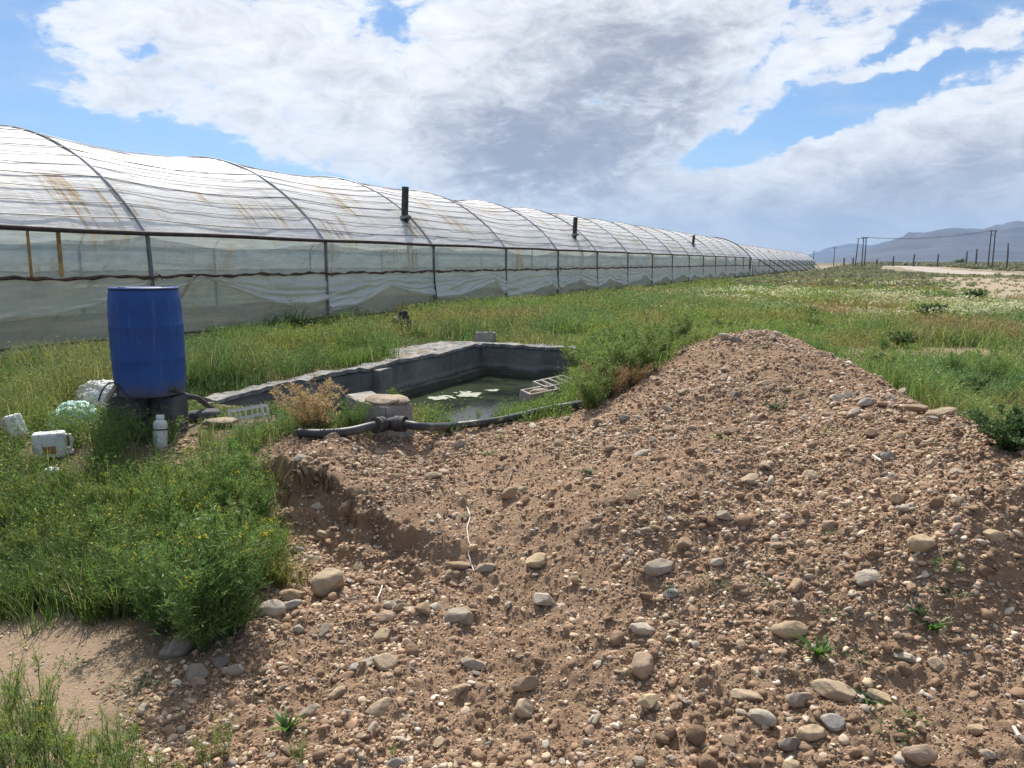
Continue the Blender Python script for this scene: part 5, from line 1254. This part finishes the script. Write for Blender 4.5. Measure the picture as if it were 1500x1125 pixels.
spots = [(270,880),(330,820),(280,830),(215,830),(170,830),(125,835),(80,838),(30,842),(355,800),(310,790),(250,800),(190,795),(140,800),(90,800),(45,800),(0,800),(345,760),(290,750),(235,760),(180,755),(120,760),(60,755),(10,760),(365,730),(320,720),(260,725),(200,725),(140,725),(80,725),(20,725),(350,700),(300,695),(230,700),(160,695),(100,700),(40,695),(375,780),(340,900),(310,880),(280,930),(345,930),(225,880),(370,840),(200,865),(255,925),(330,850)]
for i, (u, v) in enumerate(spots):
    back = v < 740
    if v < 745 and u > 235: continue
    put(feath[i % 4] if rng.random() < .75 else podw[i % 3], u+rng.normal(0, 8), v+rng.normal(0, 6), 'feathery green weed with yellow flower tips in the back of the thicket' if back else 'feathery green weed crowded into the front of the thicket by the path', 'weed', 'weeds in the thicket, back' if back else 'weeds in the thicket, front', (.50 if back and u > 230 else .32 if back else .95 if u > 230 else .55)*rng.uniform(.85, 1.15), ex=1.05)
G2 = 'weeds with thin pods in the near left corner'
for i, (u, v) in enumerate([(20,1160),(70,1170),(120,1180),(165,1190),(5,1110),(60,1120),(110,1150),(200,1200),(30,1230),(90,1240),(150,1250),(240,1230),(-30,1190),(-20,1100),(40,1140),(85,1110),(140,1210),(180,1160),(10,1060),(55,1080),(-40,1130),(110,1190)]):
    put(podw[i % 3], u, v, 'wispy weed with thin upright pods in the near left corner', 'weed', G2, rng.uniform(.46, .70), ex=1.1)
for u, v, sc, lab in ((395,780,.30,'small yellow flowered weed clinging to the left of the eroded bank'),(330,1105,.32,'thin little weed alone near the bottom, left of the green tuft'),(300,1122,.28,'thin weed at the bottom edge beside the sandy path'),(575,1105,.13,'tiny yellow flowered sprig near the bottom'),(440,1120,.24,'sparse sprig at the bottom edge below the green tuft')):
    put(podw[0], u, v, lab, 'weed', None, sc)
for i in range(26):
    s_, p_ = rng.uniform(3, 26), rng.uniform(7.0, 12.0)
    if s_ < 12.9 and p_ < 7.4: continue
    xx_, yy_ = SP(s_, p_); put(feath[i % 4], 0, 0, 'feathery green weed standing in the grass between the pond and the polytunnel', 'weed', 'weeds in the grass strip before the polytunnel', rng.uniform(.45, .8), xy=(xx_, yy_), ex=1.2)
for i in range(30):
    a_ = R(rng.uniform(8, 33)); r_ = 7.5*(3.2**rng.random()); xx_, yy_ = r_*math.sin(a_), r_*math.cos(a_)
    if gravel(np.array([xx_]), np.array([yy_]))[0] > .05 or (xx_ < 4.2 and yy_ < 10): continue
    put(feath[i % 4], 0, 0, 'loose feathery green weed standing in the meadow right of the heap', 'weed', 'weeds in the meadow', rng.uniform(.5, .85), xy=(xx_, yy_), ex=1.4)
tall_ = [make_tuft_tall(i) for i in range(2)]
for i, (u, v, sc, lab) in enumerate([(432,486,1.0,'tallest dark grass tuft standing against the polytunnel wall'),(405,488,.75,'dark grass tuft left of the tallest one by the polytunnel wall'),(455,484,.62,'dark grass tuft right of the tallest one by the polytunnel wall'),(345,492,.55,'low dark grass tuft by the polytunnel wall, right of the drum'),(640,478,.55,'bright grass tuft by the hanging black hose'),(612,500,.6,'bright bushy grass tuft right of the wrapped stake'),(560,520,.6,'bright bushy grass tuft left of the wrapped stake'),(680,480,.5,'grass tuft beyond the pond corner block, left'),(745,478,.55,'grass tuft behind the pond corner, right of its block')]):
    put(tall_[i % 2], u, v, lab, 'grass tuft', None, sc, ex=1.3)
# weeds between pond and heap
G3 = 'tall weeds between the pond and the gravel heap'
bush = [make_weed('weed', 940+i, 24, .70, .34, (.20, .29, .085), (.24, .29, .10), 22, 12, .034, .2, .75) for i in range(3)]
red = make_weed('dry_weed', 950, 22, .5, .34, (.33, .21, .11), (.36, .23, .13), 20, 9, .03, .14, 0)
for i, (u, v, sc, lab) in enumerate([(866,600,.8,'bushy green weed at the left tip of the heap, beside the hollow block'),(886,580,.95,'tall green weed rising over the pond corner'),(905,566,.9,'green weed behind the red dry clump'),(940,548,.9,'green weed next to the heap, right of the red dry clump'),(965,530,.8,'dark green weed against the left shoulder of the heap'),(1000,506,.72,'dark green weed peeping over the left shoulder of the heap'),(1030,495,.6,'dark leafy weed behind the crest of the heap'),(880,556,1.0,'tall loose weed with yellow tips in the middle of the pond side clump'),(872,572,.95,'tall weed overhanging the pond, left edge of the clump')]):
    put(bush[i % 3], u, v, lab, 'weed', G3, sc*.9)
for xy in [(1.2,8.9),(1.0,9.8),(1.3,9.7),(1.5,10.4),(1.1,11.2),(2.0,11.6),(1.6,12.4),(1.2,9.2),(1.7,9.9),(.9,10.2),(1.5,11),(2.3,10.6),(2.7,11.4),(1.9,12),(3.2,10.2),(2.6,13.2),(3.4,12.4)]:
    put(bush[rng.integers(0, 3)], 0, 0, 'leafy green weed with yellow tips behind the heap, right of the pond', 'weed', 'weeds behind the heap', rng.uniform(.75, 1.05), xy=xy)
put(red, 893, 583, 'dense reddish brown dry weed clump between pond and heap', 'weed', None, .8); put(red, 925, 567, 'reddish dry weed leaning on the left side of the heap', 'weed', None, .62)
put(red, 868, 596, 'low reddish dry sprig by the hollow block', 'weed', None, .45)
dry = make_weed('dry_bush', 960, 30, .50, .33, (.50, .36, .18), (.46, .34, .18), 18, 10, .022, .2, 0)
put(dry, 462, 628, 'straw coloured dry bush in front of the pond wall', 'bush', None, 1.0, ex=1.15)
for u, v, sc, lab in ((520,628,.5,'slim yellow flowered stem left of the broken block'),(575,600,.45,'slim stem with yellow tip over the broken block'),(640,616,.28,'sparse green sprig on the pond lip, left'),(700,618,.28,'sparse green sprig on the pond lip, middle'),(735,612,.32,'sparse green sprig on the pond lip, right'),(735,640,.2,'small sprig on the pipe, right of the broken block'),(215,650,.42,'yellow headed stem before the block piles, left'),(248,648,.42,'yellow headed stem before the block piles, right'),(300,655,.34,'small yellow flowered weed by the flat stones'),(150,682,.34,'leafy weed between the labelled jerrycan and bottle'),(30,705,.36,'leafy weed below the tipped jerrycan'),(345,672,.3,'yellow flowered weed at the edge of bare dirt above the bank'),(390,640,.3,'low green weed under the crate'),(540,640,.2,'low weed against the broken block')):
    put(podw[1] if sc < .4 else feath[2], u, v, lab, 'weed', None, sc, ex=1.1 if sc > .4 else .8)
# dark low bushes in the meadow
shrub = make_weed('shrub', 970, 34, .42, .34, (.075, .14, .045), (.12, .16, .06), 16, 12, .035, .3, 0)
for u, v, sc, lab in ((1482,648,.55,'dark green low bush at the right, below the meadow'),(1058,486,.7,'dark leafy bush right behind the crest of the heap'),(1360,468,1.2,'dark green bush in the middle of the meadow'),(1428,440,1.3,'blue green bush on the edge of the gravel lot'),(1180,470,1.0,'dark bush among pale flowers, left part of the meadow'),(1325,510,.8,'dark green clump left of the bare reddish patch'),(1410,585,.7,'low green clump on the yellowish slope right of the heap'),(1300,545,.7,'green clump close behind the right shoulder of the heap')):
    put(shrub, u, v, lab, 'bush', 'bushes in the meadow', sc, ex=1.2)
for u, sc, lab in ((1405,3.6,'round tree sized bush on the plain, biggest on the horizon'),(1315,1.7,'low dark bush on the plain below the wires, left one'),(1332,1.2,'tiny dark bush on the plain beside a post'),(1345,1.3,'tiny dark bush on the plain before the road bend'),(1370,1.2,'tiny dark bush right of the lean post'),(1424,1.5,'dark bush near the tall double pole, left side'),(1487,1.8,'dark bush at the right edge of the plain'),(1437,1.4,'dark bush just left of the tall double pole')):
    put(shrub, u, 388.6, lab, 'bush', 'far bushes on the plain', sc*3.0, ex=1.15)
# little tufts on the bare slope
def make_tuft(g, n, h, lean, c):
    root = empty('tuft'); A = Acc(); a = rng.uniform(0, 6.28, n); b = np.stack([np.cos(a)*.012, np.sin(a)*.012, -.004+0*a], -1)
    A.blades(b, h*rng.uniform(.6, 1.1, n), np.full(n, h*.16), a, rng.uniform(.5, 1.5, n)*lean, vary(c, n, .2)); A.build('leaves', M_LEAF, root); return root
def make_mat(c, n=70):
    root = empty('tuft'); A = Acc(); a = rng.uniform(0, 6.28, n); q = .055*np.sqrt(rng.uniform(0, 1, n))*(1+.6*np.sin(a*2+1)); b = np.stack([np.cos(a)*q, np.sin(a)*q, .004+.022*rng.random(n)], -1)
    A.leaves(b, np.stack([np.cos(a), np.sin(a), rng.uniform(-.2, .9, n)], -1), rng.uniform(.010, .026, n), rng.uniform(.005, .010, n), vary(c, n, .3)); A.build('leaves', M_LEAF, root); return root
rosC = [make_mat((.11, .17, .075)), make_mat((.10, .20, .05), 45), make_mat((.16, .20, .10), 90)]
rosA, rosB = make_tuft(1, 26, .085, 1.0, (.085, .20, .03)), make_tuft(2, 60, .05, 1.2, (.07, .13, .055))
for i, (u, v, sc, kd, lab) in enumerate([(420,1072,1.0,0,'bright green leafy tuft in the lower left gravel'),(1366,916,.9,0,'bright green leafy tuft on the right slope'),(652,672,.9,0,'small green tuft on bare dirt right of the coupling'),(718,664,1.1,1,'low blue green mat plant on bare dirt under the pipe'),(1062,640,1.2,1,'flat blue green mat plant on the left of the heap'),(1137,592,1.3,1,'blue green mat plant high on the heap, left'),(1166,567,1.2,1,'blue green mat plant near the crest'),(1218,622,.9,0,'bright green sprig in the middle of the upper heap'),(1050,848,1.0,1,'grey green plant right of the loaf shaped stone'),(1132,856,1.1,0,'green plant on the mid slope, right of the grey green plant'),(985,860,.8,1,'dull green plant below the loaf shaped stone'),(1200,950,1.2,0,'dark green broad leaved plant below the ochre stone'),(1265,960,1.0,1,'pale green plant above the long smooth stone'),(1385,836,1.3,1,'grey green plant on the right slope, above the bright tuft'),(1396,876,1.0,1,'low plant between the bright tuft and the upper one'),(1270,1010,.9,1,'grey plant touching the ochre block stone'),(1325,1050,1.1,1,'leafy grey green plant left of the orange flat stone'),(1300,1066,1.0,1,'low green plant above the pinkish boulder'),(1222,785,.8,0,'small sprig on the right flank'),(952,775,.9,1,'dull small plant on the left flank'),(1340,895,.8,1,'tiny plant left of the bright tuft on the right slope'),(1110,505,1.0,1,'low plant on the top of the heap'),(105,975,1.0,1,'small green plant on the sandy path'),(195,1010,1.3,0,'yellow green plant at the foot of the thicket'),(1230,905,.8,1,'small plant under the pale flattened stone'),(860,690,.8,1,'tiny plant on bare dirt left of the brown stone')]):
    put(rosA if kd == 0 and i in (0, 1, 11) else rosC[i % 3] if i % 5 else rosB, u, v, lab, 'plant', 'little plants on bare ground', sc*.9, ex=1.1)
